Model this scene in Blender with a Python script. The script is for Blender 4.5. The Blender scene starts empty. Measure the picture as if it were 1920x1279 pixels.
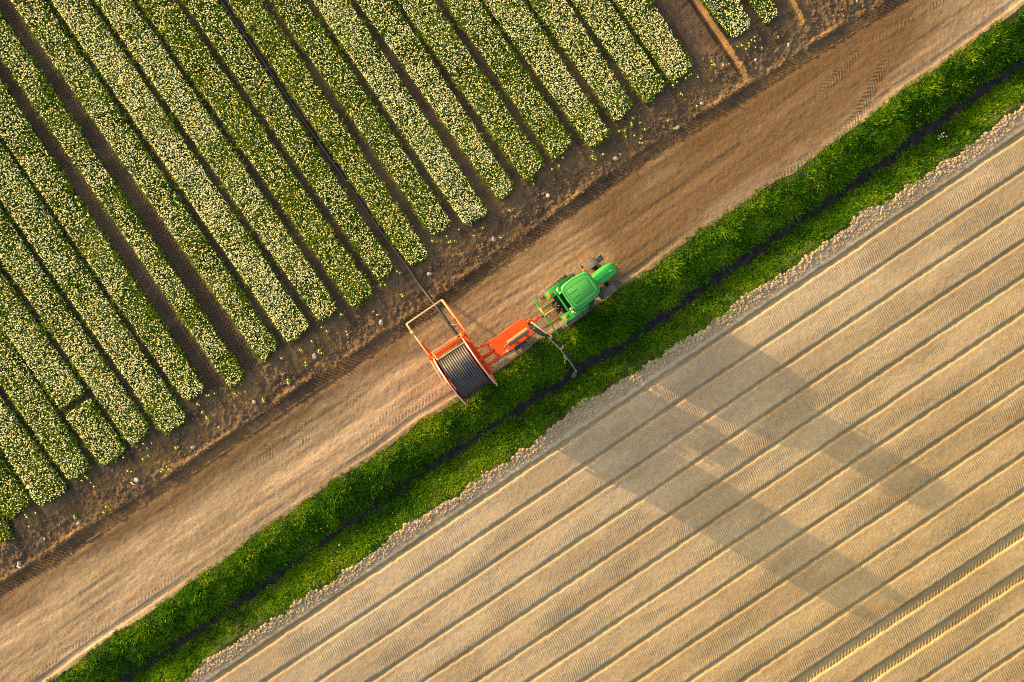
import bpy, bmesh, math, random
import numpy as np
from mathutils import Vector, Matrix

random.seed(7)
rng = np.random.default_rng(11)
SC = bpy.context.scene
COL = SC.collection
R = math.radians

# ------------------------------------------------------------------ camera, light, exposure
CAM_H = 41.48                       # a drone looking straight down
S = 36.0                            # photo pixels per metre on the ground
SUN_EL, SUN_AZ = 7.5, 150.5         # elevation; direction towards the sun, degrees from +X
cam = bpy.data.cameras.new('camera')
cam.lens, cam.sensor_width, cam.clip_end = 28.0, 36.0, 5000
camo = bpy.data.objects.new('camera', cam)
camo.location = (0, 0, CAM_H)
COL.objects.link(camo)
SC.camera = camo

W = bpy.data.worlds.new('World')
SC.world = W
W.use_nodes = True
wn = W.node_tree.nodes
wl = W.node_tree.links
sky = wn.new('ShaderNodeTexSky')
sky.sky_type = 'NISHITA'
sky.sun_disc = False
sky.sun_elevation = R(SUN_EL)
sky.sun_rotation = R(90 - SUN_AZ)
sky.air_density = 1.0
sky.dust_density = 7.0
sky.ozone_density = 0.4
wl.new(sky.outputs[0], wn['Background'].inputs[0])
wn['Background'].inputs[1].default_value = 0.15

sun = bpy.data.lights.new('sun', 'SUN')
sun.energy = 3.0
sun.angle = R(0.5)
sun.color = (1.0, 0.66, 0.29)
suno = bpy.data.objects.new('sun', sun)
ce, se = math.cos(R(SUN_EL)), math.sin(R(SUN_EL))
to_sun = Vector((math.cos(R(SUN_AZ)) * ce, math.sin(R(SUN_AZ)) * ce, se))
suno.rotation_euler = (-to_sun).to_track_quat('-Z', 'Y').to_euler()
suno.location = to_sun * 200
COL.objects.link(suno)
SC.view_settings.view_transform = 'Standard'
SC.view_settings.look = 'None'
SC.view_settings.gamma = 1.0
SC.view_settings.exposure = 2.25
SC.cycles.max_bounces = 5
SC.cycles.diffuse_bounces = 3
SC.cycles.use_adaptive_sampling = True
SC.cycles.pixel_filter_type = 'BLACKMAN_HARRIS'
SC.cycles.filter_width = 1.15
SC.cycles.use_denoising = False

# ------------------------------------------------------------------ small helpers
def P(px, py, z=0.0):
    """survey point of the photo -> world metres, for something at height z"""
    k = (CAM_H - z) / CAM_H / S
    return (np.asarray(px, float) - 960.0) * k, (639.5 - np.asarray(py, float)) * k

TH = R(34.0)                        # the track, the ditch and the sand beds run along U
CT, ST = math.cos(TH), math.sin(TH)
def to_uv(x, y): return x * CT + y * ST, -x * ST + y * CT
def to_xy(u, v): return u * CT - v * ST, u * ST + v * CT
def line_v(pts):
    xs = np.array([p[0] for p in pts], float); ys = np.array([p[1] for p in pts], float)
    u, v = to_uv(*P(xs, ys))
    o = np.argsort(u); u, v = u[o], v[o]
    s0 = (v[1] - v[0]) / (u[1] - u[0]); s1 = (v[-1] - v[-2]) / (u[-1] - u[-2])
    u = np.concatenate([[u[0] - 30], u, [u[-1] + 30]])
    v = np.concatenate([[v[0] - 30 * np.clip(s0, -.03, .03)], v, [v[-1] + 30 * np.clip(s1, -.03, .03)]])
    return lambda q: np.interp(q, u, v)

def _h(ix, iy, seed):
    n = (ix.astype(np.int64) * 374761393 + iy.astype(np.int64) * 668265263 + seed * 974634777) & 0xffffffff
    n = ((n ^ (n >> 13)) * 1274126177) & 0xffffffff
    n = (n ^ (n >> 16)) & 0xffffff
    return (n / float(0xffffff)).astype(np.float32)
def vn(x, y, seed=0):
    ix, iy = np.floor(x), np.floor(y)
    fx, fy = x - ix, y - iy
    fx = fx * fx * (3 - 2 * fx); fy = fy * fy * (3 - 2 * fy)
    a, b = _h(ix, iy, seed), _h(ix + 1, iy, seed)
    c, d = _h(ix, iy + 1, seed), _h(ix + 1, iy + 1, seed)
    return (a + (b - a) * fx) * (1 - fy) + (c + (d - c) * fx) * fy - 0.5
def fbm(x, y, octaves=3, seed=0):
    r, a = 0, 1.0
    for k in range(octaves):
        r = r + a * vn(x, y, seed + 17 * k); x, y, a = x * 2.03 + 5.1, y * 2.03 + 1.7, a * 0.5
    return r
def sst(a, b, x):
    t = np.clip((x - a) / (b - a), 0, 1); return t * t * (3 - 2 * t)
def inside(x, y, m=2.2):
    return (np.abs(x) < 26.67 + m) & (np.abs(y) < 17.77 + m)

def tag(o, label=None, cat=None, group=None, kind=None):
    if label: o['label'] = label
    if cat: o['category'] = cat
    if group: o['group'] = group
    if kind: o['kind'] = kind
    return o
def empty(name, loc, rz, label, cat, group=None):
    o = bpy.data.objects.new(name, None)
    o.empty_display_size = 0.3
    o.location = loc; o.rotation_euler = (0, 0, rz)
    COL.objects.link(o)
    return tag(o, label, cat, group)
def link(name, me, mat=None, parent=None):
    if mat is not None: me.materials.append(mat)
    o = bpy.data.objects.new(name, me)
    COL.objects.link(o)
    if parent: o.parent = parent
    return o
def np_mesh(name, co, faces_list, smooth=True, attrs=None, cols=None):
    """co (n,3); faces_list: list of (k, m) int arrays of polygons with m corners"""
    me = bpy.data.meshes.new(name)
    me.vertices.add(len(co))
    me.vertices.foreach_set('co', np.ascontiguousarray(co, np.float32).ravel())
    li = np.concatenate([f.ravel() for f in faces_list]).astype(np.int32)
    tot = np.concatenate([np.full(len(f), f.shape[1], np.int32) for f in faces_list])
    st = np.concatenate([[0], np.cumsum(tot)[:-1]]).astype(np.int32)
    me.loops.add(len(li)); me.loops.foreach_set('vertex_index', li)
    me.polygons.add(len(tot)); me.polygons.foreach_set('loop_start', st)
    try: me.polygons.foreach_set('loop_total', tot)
    except Exception: pass
    me.polygons.foreach_set('use_smooth', np.full(len(tot), smooth, bool))
    for k, a in (attrs or {}).items():
        at = me.attributes.new(k, 'FLOAT', 'POINT'); at.data.foreach_set('value', np.ascontiguousarray(a, np.float32))
    for k, a in (cols or {}).items():
        at = me.attributes.new(k, 'FLOAT_COLOR', 'POINT')
        c4 = np.ones((len(co), 4), np.float32); c4[:, :3] = a
        at.data.foreach_set('color', c4.ravel())
    me.update(calc_edges=True)
    return me

# ------------------------------------------------------------------ materials
def new_mat(name):
    m = bpy.data.materials.new(name); m.use_nodes = True
    nt = m.node_tree
    return m, nt, nt.nodes['Principled BSDF'], nt.nodes['Material Output']
def paint(name, col, rough=0.45, metal=0.0, dirt=0.25, dirt_col=(0.16, 0.11, 0.07), spec=0.5, scale=5.0, coat=0.0):
    """painted or bare metal, rubber, plastic: colour with faint fading, dust and scuffs"""
    m, nt, b, out = new_mat(name)
    N, L = nt.nodes, nt.links
    tc = N.new('ShaderNodeTexCoord')
    n1 = N.new('ShaderNodeTexNoise'); n1.inputs['Scale'].default_value = scale; n1.inputs['Detail'].default_value = 6; n1.inputs['Roughness'].default_value = 0.65
    L.new(tc.outputs['Object'], n1.inputs['Vector'])
    mr = N.new('ShaderNodeMapRange'); mr.inputs[1].default_value = 0.42; mr.inputs[2].default_value = 0.75; mr.inputs[4].default_value = dirt
    L.new(n1.outputs[0], mr.inputs[0])
    mx = N.new('ShaderNodeMix'); mx.data_type = 'RGBA'
    mx.inputs[6].default_value = (*col, 1); mx.inputs[7].default_value = (*dirt_col, 1)
    L.new(mr.outputs[0], mx.inputs[0]); L.new(mx.outputs[2], b.inputs['Base Color'])
    r2 = N.new('ShaderNodeMapRange'); r2.inputs[3].default_value = rough; r2.inputs[4].default_value = min(1, rough + 0.3)
    L.new(n1.outputs[0], r2.inputs[0]); L.new(r2.outputs[0], b.inputs['Roughness'])
    b.inputs['Metallic'].default_value = metal
    b.inputs['Specular IOR Level'].default_value = spec
    b.inputs['Coat Weight'].default_value = coat
    return m
def earth(name, bump=0.5, scale=14.0, speck=0.25, dist=0.02):
    """soil: per-vertex base colour (stains, damp, crusts, painted sun and shade) with grain and small crumbs"""
    m, nt, b, out = new_mat(name)
    N, L = nt.nodes, nt.links
    tc = N.new('ShaderNodeTexCoord')
    at = N.new('ShaderNodeAttribute'); at.attribute_name = 'albedo'
    n1 = N.new('ShaderNodeTexNoise'); n1.inputs['Scale'].default_value = scale; n1.inputs['Detail'].default_value = 5; n1.inputs['Roughness'].default_value = 0.7
    n2 = N.new('ShaderNodeTexNoise'); n2.inputs['Scale'].default_value = scale * 0.13; n2.inputs['Detail'].default_value = 4
    for n in (n1, n2): L.new(tc.outputs['Object'], n.inputs['Vector'])
    mr = N.new('ShaderNodeMapRange'); mr.inputs[1].default_value = 0.25; mr.inputs[2].default_value = 0.75
    mr.inputs[3].default_value = 1 - speck; mr.inputs[4].default_value = 1 + speck
    L.new(n1.outputs[0], mr.inputs[0])
    m2 = N.new('ShaderNodeMapRange'); m2.inputs[1].default_value = 0.3; m2.inputs[2].default_value = 0.7
    m2.inputs[3].default_value = 0.9; m2.inputs[4].default_value = 1.1
    L.new(n2.outputs[0], m2.inputs[0])
    mu = N.new('ShaderNodeMath'); mu.operation = 'MULTIPLY'
    L.new(mr.outputs[0], mu.inputs[0]); L.new(m2.outputs[0], mu.inputs[1])
    vm = N.new('ShaderNodeVectorMath'); vm.operation = 'SCALE'
    L.new(at.outputs['Color'], vm.inputs[0]); L.new(mu.outputs[0], vm.inputs['Scale'])
    L.new(vm.outputs[0], b.inputs['Base Color'])
    bp = N.new('ShaderNodeBump'); bp.inputs['Strength'].default_value = bump; bp.inputs['Distance'].default_value = dist
    L.new(n1.outputs[0], bp.inputs['Height']); L.new(bp.outputs[0], b.inputs['Normal'])
    b.inputs['Roughness'].default_value = 0.95
    b.inputs['Specular IOR Level'].default_value = 0.15
    return m
def leafy(name, cols, trans=0.35, rough=0.6, spec=0.3):
    """thin plant matter: 'tint' 0..1 walks along cols; part of the light passes through"""
    m, nt, b, out = new_mat(name)
    N, L = nt.nodes, nt.links
    at = N.new('ShaderNodeAttribute'); at.attribute_name = 'tint'
    cr = N.new('ShaderNodeValToRGB')
    el = cr.color_ramp.elements
    while len(el) < len(cols): el.new(0.5)
    for i, c in enumerate(cols):
        el[i].position = i / (len(cols) - 1); el[i].color = (*c, 1)
    L.new(at.outputs['Fac'], cr.inputs[0]); L.new(cr.outputs[0], b.inputs['Base Color'])
    b.inputs['Roughness'].default_value = rough; b.inputs['Specular IOR Level'].default_value = spec
    tr = N.new('ShaderNodeBsdfTranslucent'); L.new(cr.outputs[0], tr.inputs[0])
    ms = N.new('ShaderNodeMixShader'); ms.inputs[0].default_value = trans
    L.new(b.outputs[0], ms.inputs[1]); L.new(tr.outputs[0], ms.inputs[2]); L.new(ms.outputs[0], out.inputs[0])
    return m

M_SOIL = earth('damp_brown_soil', 1.0, 13, 0.5, 0.07)
M_TRACK = earth('packed_sandy_track', 0.9, 20, 0.34, 0.022)
M_VERGE = earth('verge_turf_soil', 0.8, 12, 0.4, 0.03)
M_SAND = earth('dry_tilled_sand', 0.9, 24, 0.28, 0.018)
M_CLOD = earth('dry_clod', 0.8, 18, 0.3, 0.02)
M_LEAF = leafy('tulip_leaf', [(0.036, 0.080, 0.003), (0.092, 0.158, 0.005), (0.195, 0.235, 0.010)], 0.3, 0.75, 0.1)
M_BLOOM = leafy('cream_petal', [(0.95, 0.90, 0.42), (0.97, 0.96, 0.66), (0.97, 0.97, 0.82)], 0.5, 0.5)
M_GRASS = leafy('grass_blade', [(0.020, 0.072, 0.001), (0.058, 0.172, 0.002), (0.122, 0.250, 0.004), (0.25, 0.32, 0.010)], 0.35, 0.75, 0.12)

# ------------------------------------------------------------------ lines of the place
V_LUG = line_v([(0, 1106), (140, 1019), (281, 931), (397, 853), (570, 735), (689, 660), (840, 556), (1180, 312), (1315, 226), (1435, 152), (1640, 25)])
V_G1 = line_v([(95, 1279), (150, 1237), (275, 1150), (375, 1081), (475, 1007), (555, 952), (620, 907), (705, 855), (780, 797), (855, 752), (930, 698), (1005, 645), (1070, 607), (1155, 547), (1200, 519), (1300, 445), (1440, 350), (1495, 318), (1590, 247), (1690, 172), (1790, 105), (1915, 12)])
V_D = line_v([(235, 1275), (345, 1200), (475, 1113), (640, 995), (755, 912), (825, 867), (890, 823), (955, 780), (1079, 700), (1181, 640), (1440, 457), (1595, 350), (1752, 237), (1915, 122)])
V_G2 = line_v([(340, 1279), (415, 1220), (480, 1180), (542, 1140), (600, 1100), (670, 1057), (730, 1012), (805, 962), (905, 895), (958, 863), (1017, 821), (1058, 786), (1100, 752), (1156, 721), (1202, 686), (1281, 642), (1440, 527), (1525, 470), (1615, 405), (1690, 360), (1752, 315), (1810, 277), (1890, 217)])
FURROWS = [250 + 67 * k for k in range(11)] + [995, 1075, 1147, 1215, 1282, 1349, 1416, 1483, 1550]
V_F = np.array([to_uv(*P(1920, y))[1] for y in FURROWS])
W_D = lambda u: 0.15 + 0.12 * sst(-10, 6, u) + 0.09 * fbm(u * 0.55, u * 0 + 3.3, 2, 90)

# tulip beds: left edge (top, end), right edge (top, end), flower density per m2
BEDS = {
 -8: ((-60, 932), (3, 1022), (0, 966), (26, 1003), 95),
 -7: ((-30, 905), (18, 977), (0, 857), (58, 943), 100),
 -6: ((0, 838), (74, 953), (0, 745), (129, 920), 165),
 -5: ((0, 718), (131, 904), (0, 615), (171, 878), 170),
 -4: ((0, 610), (191, 876), (0, 510), (238, 845), 190),
 -3: ((0, 487), (250, 841), (0, 392), (281, 802), 185),
 -2: ((0, 374), (310, 817), (0, 265), (351, 785), 180),
 -1: ((0, 252), (349, 757), (0, 150), (386, 732), 160),
  0: ((0, 105), (432, 731), (0, 25), (460, 707), 150),
  1: ((18, 0), (492, 681), (83, 0), (522, 650), 165),
  2: ((95, 0), (542, 647), (165, 0), (583, 613), 235),
  3: ((178, 0), (600, 606), (247, 0), (635, 578), 230),
  4: ((257, 0), (664, 580), (327, 0), (702, 549), 115),
  5: ((342, 0), (713, 531), (408, 0), (740, 502), 130),
  6: ((427, 0), (770, 502), (489, 0), (806, 479), 120),
  7: ((506, 0), (814, 446), (570, 0), (850, 422), 130),
  8: ((585, 0), (874, 426), (652, 0), (917, 400), 225),
  9: ((667, 0), (937, 378), (736, 0), (965, 353), 225),
 10: ((745, 0), (985, 340), (812, 0), (1021, 308), 145),
 11: ((833, 0), (1040, 303), (897, 0), (1073, 267), 145),
 12: ((905, 0), (1109, 280), (979, 0), (1145, 252), 215),
 13: ((992, 0), (1157, 232), (1062, 0), (1187, 198), 205),
 14: ((1072, 0), (1210, 195), (1141, 0), (1249, 160), 180),
 15: ((1152, 0), (1260, 156), (1221, 0), (1301, 127), 205),
 16: ((1315, 0), (1376, 75), (1385, 0), (1411, 47), 230),
 17: ((1404, 0), (1436, 50), (1448, 0), (1462, 27), 140),
}
KEYS = sorted(BEDS)
HOSE_LINE = [(767, 504), (720, 441), (678, 381), (635, 320), (590, 256), (540, 184), (480, 96), (413, 0), (350, -92), (340, -106)]

# ------------------------------------------------------------------ the ground as one survey grid, cut into its surfaces
STEP = 0.04
us = np.arange(-35.2, 35.2, STEP); vs = np.arange(-33.2, 33.2, STEP)
U2, V2 = np.meshgrid(us, vs)                       # rows of equal V
X2, Y2 = to_xy(U2, V2)
keep_v = inside(X2, Y2, 2.0)
sel = np.flatnonzero(keep_v.ravel())
U, V = U2.ravel()[sel].astype(np.float64), V2.ravel()[sel].astype(np.float64)
X, Y = X2.ravel()[sel], Y2.ravel()[sel]
vl, vg1, vd, vg2 = V_LUG(U), V_G1(U), V_D(U), V_G2(U)
vg1j = vg1 + 0.16 * fbm(U * 1.1, V * 0, 3, 5)
vg2j = vg2 + 0.34 * fbm(U * 1.3, V * 0, 3, 6)
vsoil = vl - 0.30
reg = np.where(V > vsoil, 0, np.where(V > vg1j, 1, np.where(V > vg2j, 2, 3)))
H = np.zeros(len(U)); A = np.zeros((len(U), 3))

def mixc(a, b, t): return np.asarray(a)[None, :] * (1 - t[:, None]) + np.asarray(b)[None, :] * t[:, None]

# --- brown bulb-field soil with the paths between beds and the rough headland
i = np.flatnonzero(reg == 0); u, v, x, y = U[i], V[i], X[i], Y[i]
px, py = x * S + 960, 639.5 - y * S
ends_v = line_v([(-60, 1075), (14, 1012), (40, 960), (100, 937), (151, 891), (214, 860), (265, 822), (330, 801), (367, 745), (446, 719), (507, 666), (562, 630), (617, 592), (683, 565), (726, 517), (788, 490), (832, 434), (895, 413), (951, 365), (1003, 324), (1056, 285), (1127, 266), (1172, 215), (1230, 178), (1280, 142), (1393, 61), (1449, 38), (1520, -10)])
head = sst(0.25, -0.25, v - ends_v(u))             # 1 on the bare headland
h = 0.055 * fbm(u * 1.5, v * 1.9, 4, 21) * (0.35 + 0.65 * head) + 0.075 * fbm(u * 5, v * 5, 4, 22) * (0.35 + 0.65 * head)
h += head * 0.030 * np.abs(vn(u * 3.1, v * 3.6, 23))
dmin = np.full(len(i), 9.0); wide = np.zeros(len(i)); side = np.zeros(len(i))
for a, b in zip(KEYS[:-1], KEYS[1:]):
    (l0, l1, r0, r1, _), (m0, m1, _, _, _) = BEDS[a], BEDS[b]
    kr = (r1[0] - r0[0]) / (r1[1] - r0[1]); kl = (m1[0] - m0[0]) / (m1[1] - m0[1])
    xr = r0[0] + (py - r0[1]) * kr; xl = m0[0] + (py - m0[1]) * kl
    if a == 15: xl = xr + 14
    if a == 5: xl, xr = xl, xr
    c, w = (xr + xl) / 2, np.clip((xl - xr) / 2, 3, 30)
    d = np.abs(px - c) * 0.82 / S
    w = w * 0.82 / S
    near = d < dmin
    dmin = np.where(near, d, dmin)
    if a in (-1, 0): wide = np.maximum(wide, (d < 0.36).astype(float))
    side = np.where(near, (px - c) / S, side)
inpath = sst(0.26, 0.10, dmin)
faint = 1 - head * sst(0.3, 1.9, ends_v(u) - v)
h -= inpath * 0.085 * faint
h += 0.03 * sst(0.14, 0.24, dmin) * sst(0.42, 0.28, dmin) * head * faint
wd = wide * (1 - head)
h += wd * (0.034 * np.sign(np.sin((px * 0.57 + py * 0.82) * 0.95 + np.abs(side) * 16)) * 0.5)
# open groove right of the last full bed, its far wall facing the sun
gx = 1301 + py * 0.66
gd = (px - gx) * 0.82 / S
gfade = sst(158, 120, py) * (px > 1200)
h += gfade * (-0.20 * np.exp(-((gd + 0.08) / 0.11) ** 2) + 0.15 * np.exp(-((gd - 0.20) / 0.13) ** 2))
gx2 = 1482 + py * 0.55; gd2 = (px - gx2) * 0.8 / S; gf2 = sst(60, 30, py) * (px > 1400)
h += gf2 * (0.15 * np.exp(-((gd2 - 0.1) / 0.12) ** 2) - 0.05 * np.exp(-((gd2 + 0.25) / 0.2) ** 2))
# tyre band printed with lugs along the edge of the track, thrown-up berm above it
lv = v - V_LUG(u) + 0.10 * fbm(u * 0.5, u * 0, 2, 36)
band = sst(0.34, 0.22, np.abs(lv))
ph = (u * 1.0 + lv * 0.75) / 0.205
bars = 0.5 + 0.5 * np.sin(2 * np.pi * ph + 1.2 * vn(u * 0.8, v * 0, 31)); bars = sst(0.25, 0.75, bars)
bstr = 0.75 + 1.5 * vn(u * 0.35, u * 0 + 2, 33)
h = h * (1 - 0.75 * band) + band * (-0.026 + 0.055 * bars * np.clip(bstr, 0.2, 1.2))
berm = np.exp(-((lv - 0.42) / 0.13) ** 2) * np.clip(0.55 + 1.6 * fbm(u * 0.45, u * 0, 2, 34), 0, 1.3)
h += 0.075 * berm
h += 0.012 * np.exp(-((lv + 0.40) / 0.12) ** 2) * np.clip(1 + 3 * fbm(u * .6, u * 0, 2, 35), 0, 1.5)
H[i] = h
damp = sst(-0.2, 0.3, fbm(u * 0.5, v * 0.7, 3, 41))
c = mixc((0.078, 0.053, 0.034), (0.120, 0.080, 0.045), damp)
c = c * (1 - 0.10 * inpath[:, None] * (1 - head[:, None])) * (1 - 0.12 * wd[:, None])
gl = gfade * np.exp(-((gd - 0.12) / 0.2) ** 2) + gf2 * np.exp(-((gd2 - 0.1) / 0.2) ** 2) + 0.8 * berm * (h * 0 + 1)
dry = np.clip(head * (0.25 + 1.2 * fbm(u * 0.7, v * 1.1, 3, 43)), 0, 1)
c = c * (1 - dry[:, None]) + np.array((0.165, 0.104, 0.046)) * dry[:, None]
c = c * (1 - 0.25 * band[:, None])
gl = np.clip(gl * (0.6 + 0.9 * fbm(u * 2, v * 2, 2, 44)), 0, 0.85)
c = c * (1 - gl[:, None]) + np.array((0.215, 0.130, 0.052)) * gl[:, None]  # sunlit groove wall, ridge and berm put into the soil colour as orange
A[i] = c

# --- packed track
i = np.flatnonzero(reg == 1); u, v, x, y = U[i], V[i], X[i], Y[i]
px, py = x * S + 960, 639.5 - y * S
dl, dg = V_LUG(u) - v, v - V_G1(u)
h = 0.018 * fbm(u * 0.22, v * 1.9, 2, 51) + 0.009 * fbm(u * 2.2, v * 5.0, 3, 52) + 0.010 * fbm(u * 8, v * 8, 3, 53) + 0.006 * np.sin((u + .35 * v) * 36 + 5 * fbm(u * .6, v * 1.2, 2, 64)) * sst(-.05, .3, fbm(u * .4, v * 1.6, 2, 65))
h += 0.012 * np.abs(fbm(u * 3.0, v * 4.0, 2, 58)) * sst(0.0, 0.25, fbm(u * 0.3, v * 0.5, 2, 59))
h -= 0.03 * sst(0.6, 0.3, dl)
for q_, (dq, wq, aq) in enumerate(((1.15, .13, .012), (1.75, .10, .008), (2.75, .14, .014), (3.35, .11, .009), (4.3, .13, .010))):
    dd1 = dg - dq - 0.35 * fbm(u * 0.09, u * 0 + q_ * 9, 2, 68)
    h += 0.6 * aq * np.clip(0.4 + 2.4 * fbm(u * 0.2, u * 0 + q_ * 5, 2, 69), 0, 1.2) * (0.6 * np.exp(-((dd1 - wq * 1.3) / wq) ** 2) - np.exp(-(dd1 / wq) ** 2))
h -= 0.035 * sst(0.20, 0.08, np.abs(dg - 0.38)) * np.clip(0.55 + 1.8 * fbm(u * 0.16, u * 0, 2, 54), 0, 1)
def tread(u, v, u0, u1, v0, k, w=0.26, amp=0.022, pitch=0.21, slope=0.9):
    """one wheel print: chevron lugs in a strip starting at (u0,v0), drifting k per metre"""
    vv = v - (v0 + (u - u0) * k) + 0.06 * fbm(u * 0.9, u * 0 + v0, 2, 60)
    u0, u1, amp = u0 - 1.0, u1 + 1.2, amp * 0.9
    m = np.clip(0.50 + 1.6 * fbm(u * 1.1, v * 1.6, 3, 66), 0, 1) * sst(w + 0.08, w - 0.08, np.abs(vv)) * sst(u0 - 0.2, u0 + 1.2, u) * sst(u1 + 0.2, u1 - 1.2, u)
    s = np.sin(2 * np.pi * (u + np.abs(vv) * slope) / pitch)
    return m * (amp * sst(-0.3, 0.4, s) - 0.6 * amp)
def uvp(a, b): return to_uv(*P(a, b))
for (ax, ay, bx, by, w, amp) in ((1545, 172, 1588, 118, .27, .035), (1612, 205, 1645, 145, .25, .034), (1570, 258, 1612, 215, .25, .028), (1655, 60, 1790, -15, .22, .018),
                             (480, 860, 560, 800, .30, .030), (560, 828, 660, 750, .25, .022), (660, 842, 800, 745, .25, .016), (690, 800, 760, 742, .2, .016),
                             (500, 800, 640, 700, .28, .02), (330, 1120, 560, 955, .22, .016), (40, 1279, 330, 1075, .22, .014), (1330, 420, 1500, 305, .25, .018), (1100, 560, 1250, 455, .25, .014)):
    u0, v0 = uvp(ax, ay); u1, v1 = uvp(bx, by)
    h += tread(u, v, u0, u1, v0, (v1 - v0) / (u1 - u0), w, amp)
    u0, v0 = uvp(ax, ay)
edge = sst(0.25, 0.0, dl - 0.30)
h += edge * 0.01
H[i] = h
pale = sst(0.35, 2.3, dl + 0.9 * fbm(u * 0.35, v * 0.6, 3, 55))
c = mixc((0.145, 0.093, 0.046), (0.325, 0.236, 0.143), pale)
st = sst(-0.15, 0.35, fbm(u * 0.18, v * 1.3, 4, 56))
c *= (0.82 + 0.30 * st)[:, None] * (1 + 0.45 * fbm(u * 0.16, v * 4.2, 3, 67) + 0.25 * fbm(u * 1.5, v * 6, 3, 70))[:, None]
wet = np.exp(-((px - 1400) / 330.0) ** 4) * (0.78 + 1.1 * fbm(u * 0.25, v * 0.55, 3, 57)) + 0.65 * np.exp(-((px - 1560) / 170.0) ** 2)
wet = np.clip(wet, 0, 0.85) * sst(-0.5, 0.9, dg + 0.8 * fbm(u * .3, v * .3, 2, 63))
c = c * (1 - wet[:, None]) + np.array((0.125, 0.070, 0.028)) * wet[:, None]
A[i] = c

# --- ditch banks
i = np.flatnonzero(reg == 2); u, v = U[i], V[i]
def verge_z(u, v):
    vd, w = V_D(u), W_D(u)
    s1 = np.clip((v - vd - w) / np.maximum(V_G1(u) - vd - w, 0.3), 0, 1)
    s2 = np.clip((vd - w - v) / np.maximum(vd - w - V_G2(u), 0.3), 0, 1)
    z1 = -0.78 + 0.78 * np.clip(s1 * 1.25, 0, 1) ** 0.85
    z2 = -0.78 + 0.78 * np.clip(s2 * 1.15, 0, 1) ** 0.9
    z = np.where(v > vd, z1, z2)
    return z - 0.18 * sst(w, w * 0.4, np.abs(v - vd))
H[i] = verge_z(u, v) + 0.05 * fbm(u * 2.2, v * 2.2, 3, 61)
A[i] = mixc((0.020, 0.030, 0.008), (0.040, 0.050, 0.012), sst(-.3, .3, fbm(u * 2, v * 2, 2, 62)))
mud = sst(-0.62, -0.74, H[i]); A[i] = A[i] * (1 - mud[:, None]) + np.array((0.035, 0.026, 0.020)) * mud[:, None]

# --- tilled sand, beds with drawn ripples, furrows, lugged wheelings
i = np.flatnonzero(reg == 3); u, v, x, y = U[i], V[i], X[i], Y[i]
vw = v + 0.03 * fbm(u * 0.35, v * 0.4, 3, 71)
idx = np.clip(np.searchsorted(-V_F, -vw) - 1, -1, len(V_F) - 2)       # bed below furrow idx
up = np.where(idx >= 0, V_F[np.clip(idx, 0, None)], V_F[0] + 1.5)
dn = V_F[np.clip(idx + 1, 0, len(V_F) - 1)]
t = np.clip((up - vw) / (up - dn), 0, 1)
kk = np.where(np.abs(up - vw) < np.abs(vw - dn), idx, idx + 1)
d = np.minimum(np.abs(up - vw), np.abs(vw - dn)); d = np.where(idx < 0, np.abs(vw - V_F[0]), d)
track_f = (kk == 11) | (kk == 12)
hw = np.where(track_f, 0.24, np.where(kk == 0, 0.075, 0.045)) * (1 + np.where(track_f, 0.12, 0.6) * fbm(u * 1.3, v * 0, 3, 72))
dep = np.where(track_f, 0.075, np.where(kk == 0, 0.058, 0.042))
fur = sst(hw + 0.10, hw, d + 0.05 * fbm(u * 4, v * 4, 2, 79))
bowa = 0.30 + 0.18 * vn(up * 3.3, up * 0, 73)
phase = u + bowa * (t - 0.22) ** 2 / 0.55 + 0.05 * fbm(u * 0.7, v * 0.8, 2, 74) + up * 1.7
ramp = np.clip(0.62 + 1.3 * fbm(u * 0.5, v * 1.6, 3, 75), 0.15, 1.25)
rip = np.sin(2 * np.pi * phase / 0.122) * 0.0140 * ramp
bed = (idx >= 0)
h = -dep * fur + np.where(bed, rip * (1 - fur) * sst(0.0, 0.10, t) * sst(1.0, 0.82, t), 0)
h += 0.008 * np.sin(np.pi * t) * bed + 0.010 * fbm(u * 0.35, v * 1.2, 3, 76) + 0.007 * fbm(u * 9, v * 9, 3, 77)
h += np.where(bed, 0.004 * np.exp(-((d - hw - 0.17) / 0.07) ** 2), 0)
vv = np.where(kk == 11, vw - V_F[11], vw - V_F[12])
lug = np.sin(2 * np.pi * (u + np.abs(vv) * 0.9) / 0.20)
h += np.where(track_f, sst(0.30, 0.22, np.abs(vv)) * 0.028 * sst(-0.2, 0.4, lug) * np.where(kk == 12, sst(0.1, -0.1, vv) * 0.7 + 0.3, 0.5 + 0.5 * sst(0, -.15, vv)), 0)
clod = (idx < 0) & (vw > V_F[0] + 0.42)
h += np.where(clod, 0.03 * np.abs(fbm(u * 4, v * 4, 3, 78)) * 1.4, 0)
H[i] = h
c = mixc((0.295, 0.228, 0.144), (0.365, 0.288, 0.186), sst(-0.3, 0.3, fbm(u * 0.25, v * 0.9, 4, 81)))
c *= 1 - (fur * (1 - 0.3 * track_f))[:, None] * np.array((0.30, 0.32, 0.40))  # furrow shade deepened and browned in the sand colour
c = np.where(clod[:, None], c * np.array((0.88, 0.88, 0.92)), c)
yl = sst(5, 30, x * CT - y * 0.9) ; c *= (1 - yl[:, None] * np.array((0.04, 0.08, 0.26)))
A[i] = c

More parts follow.
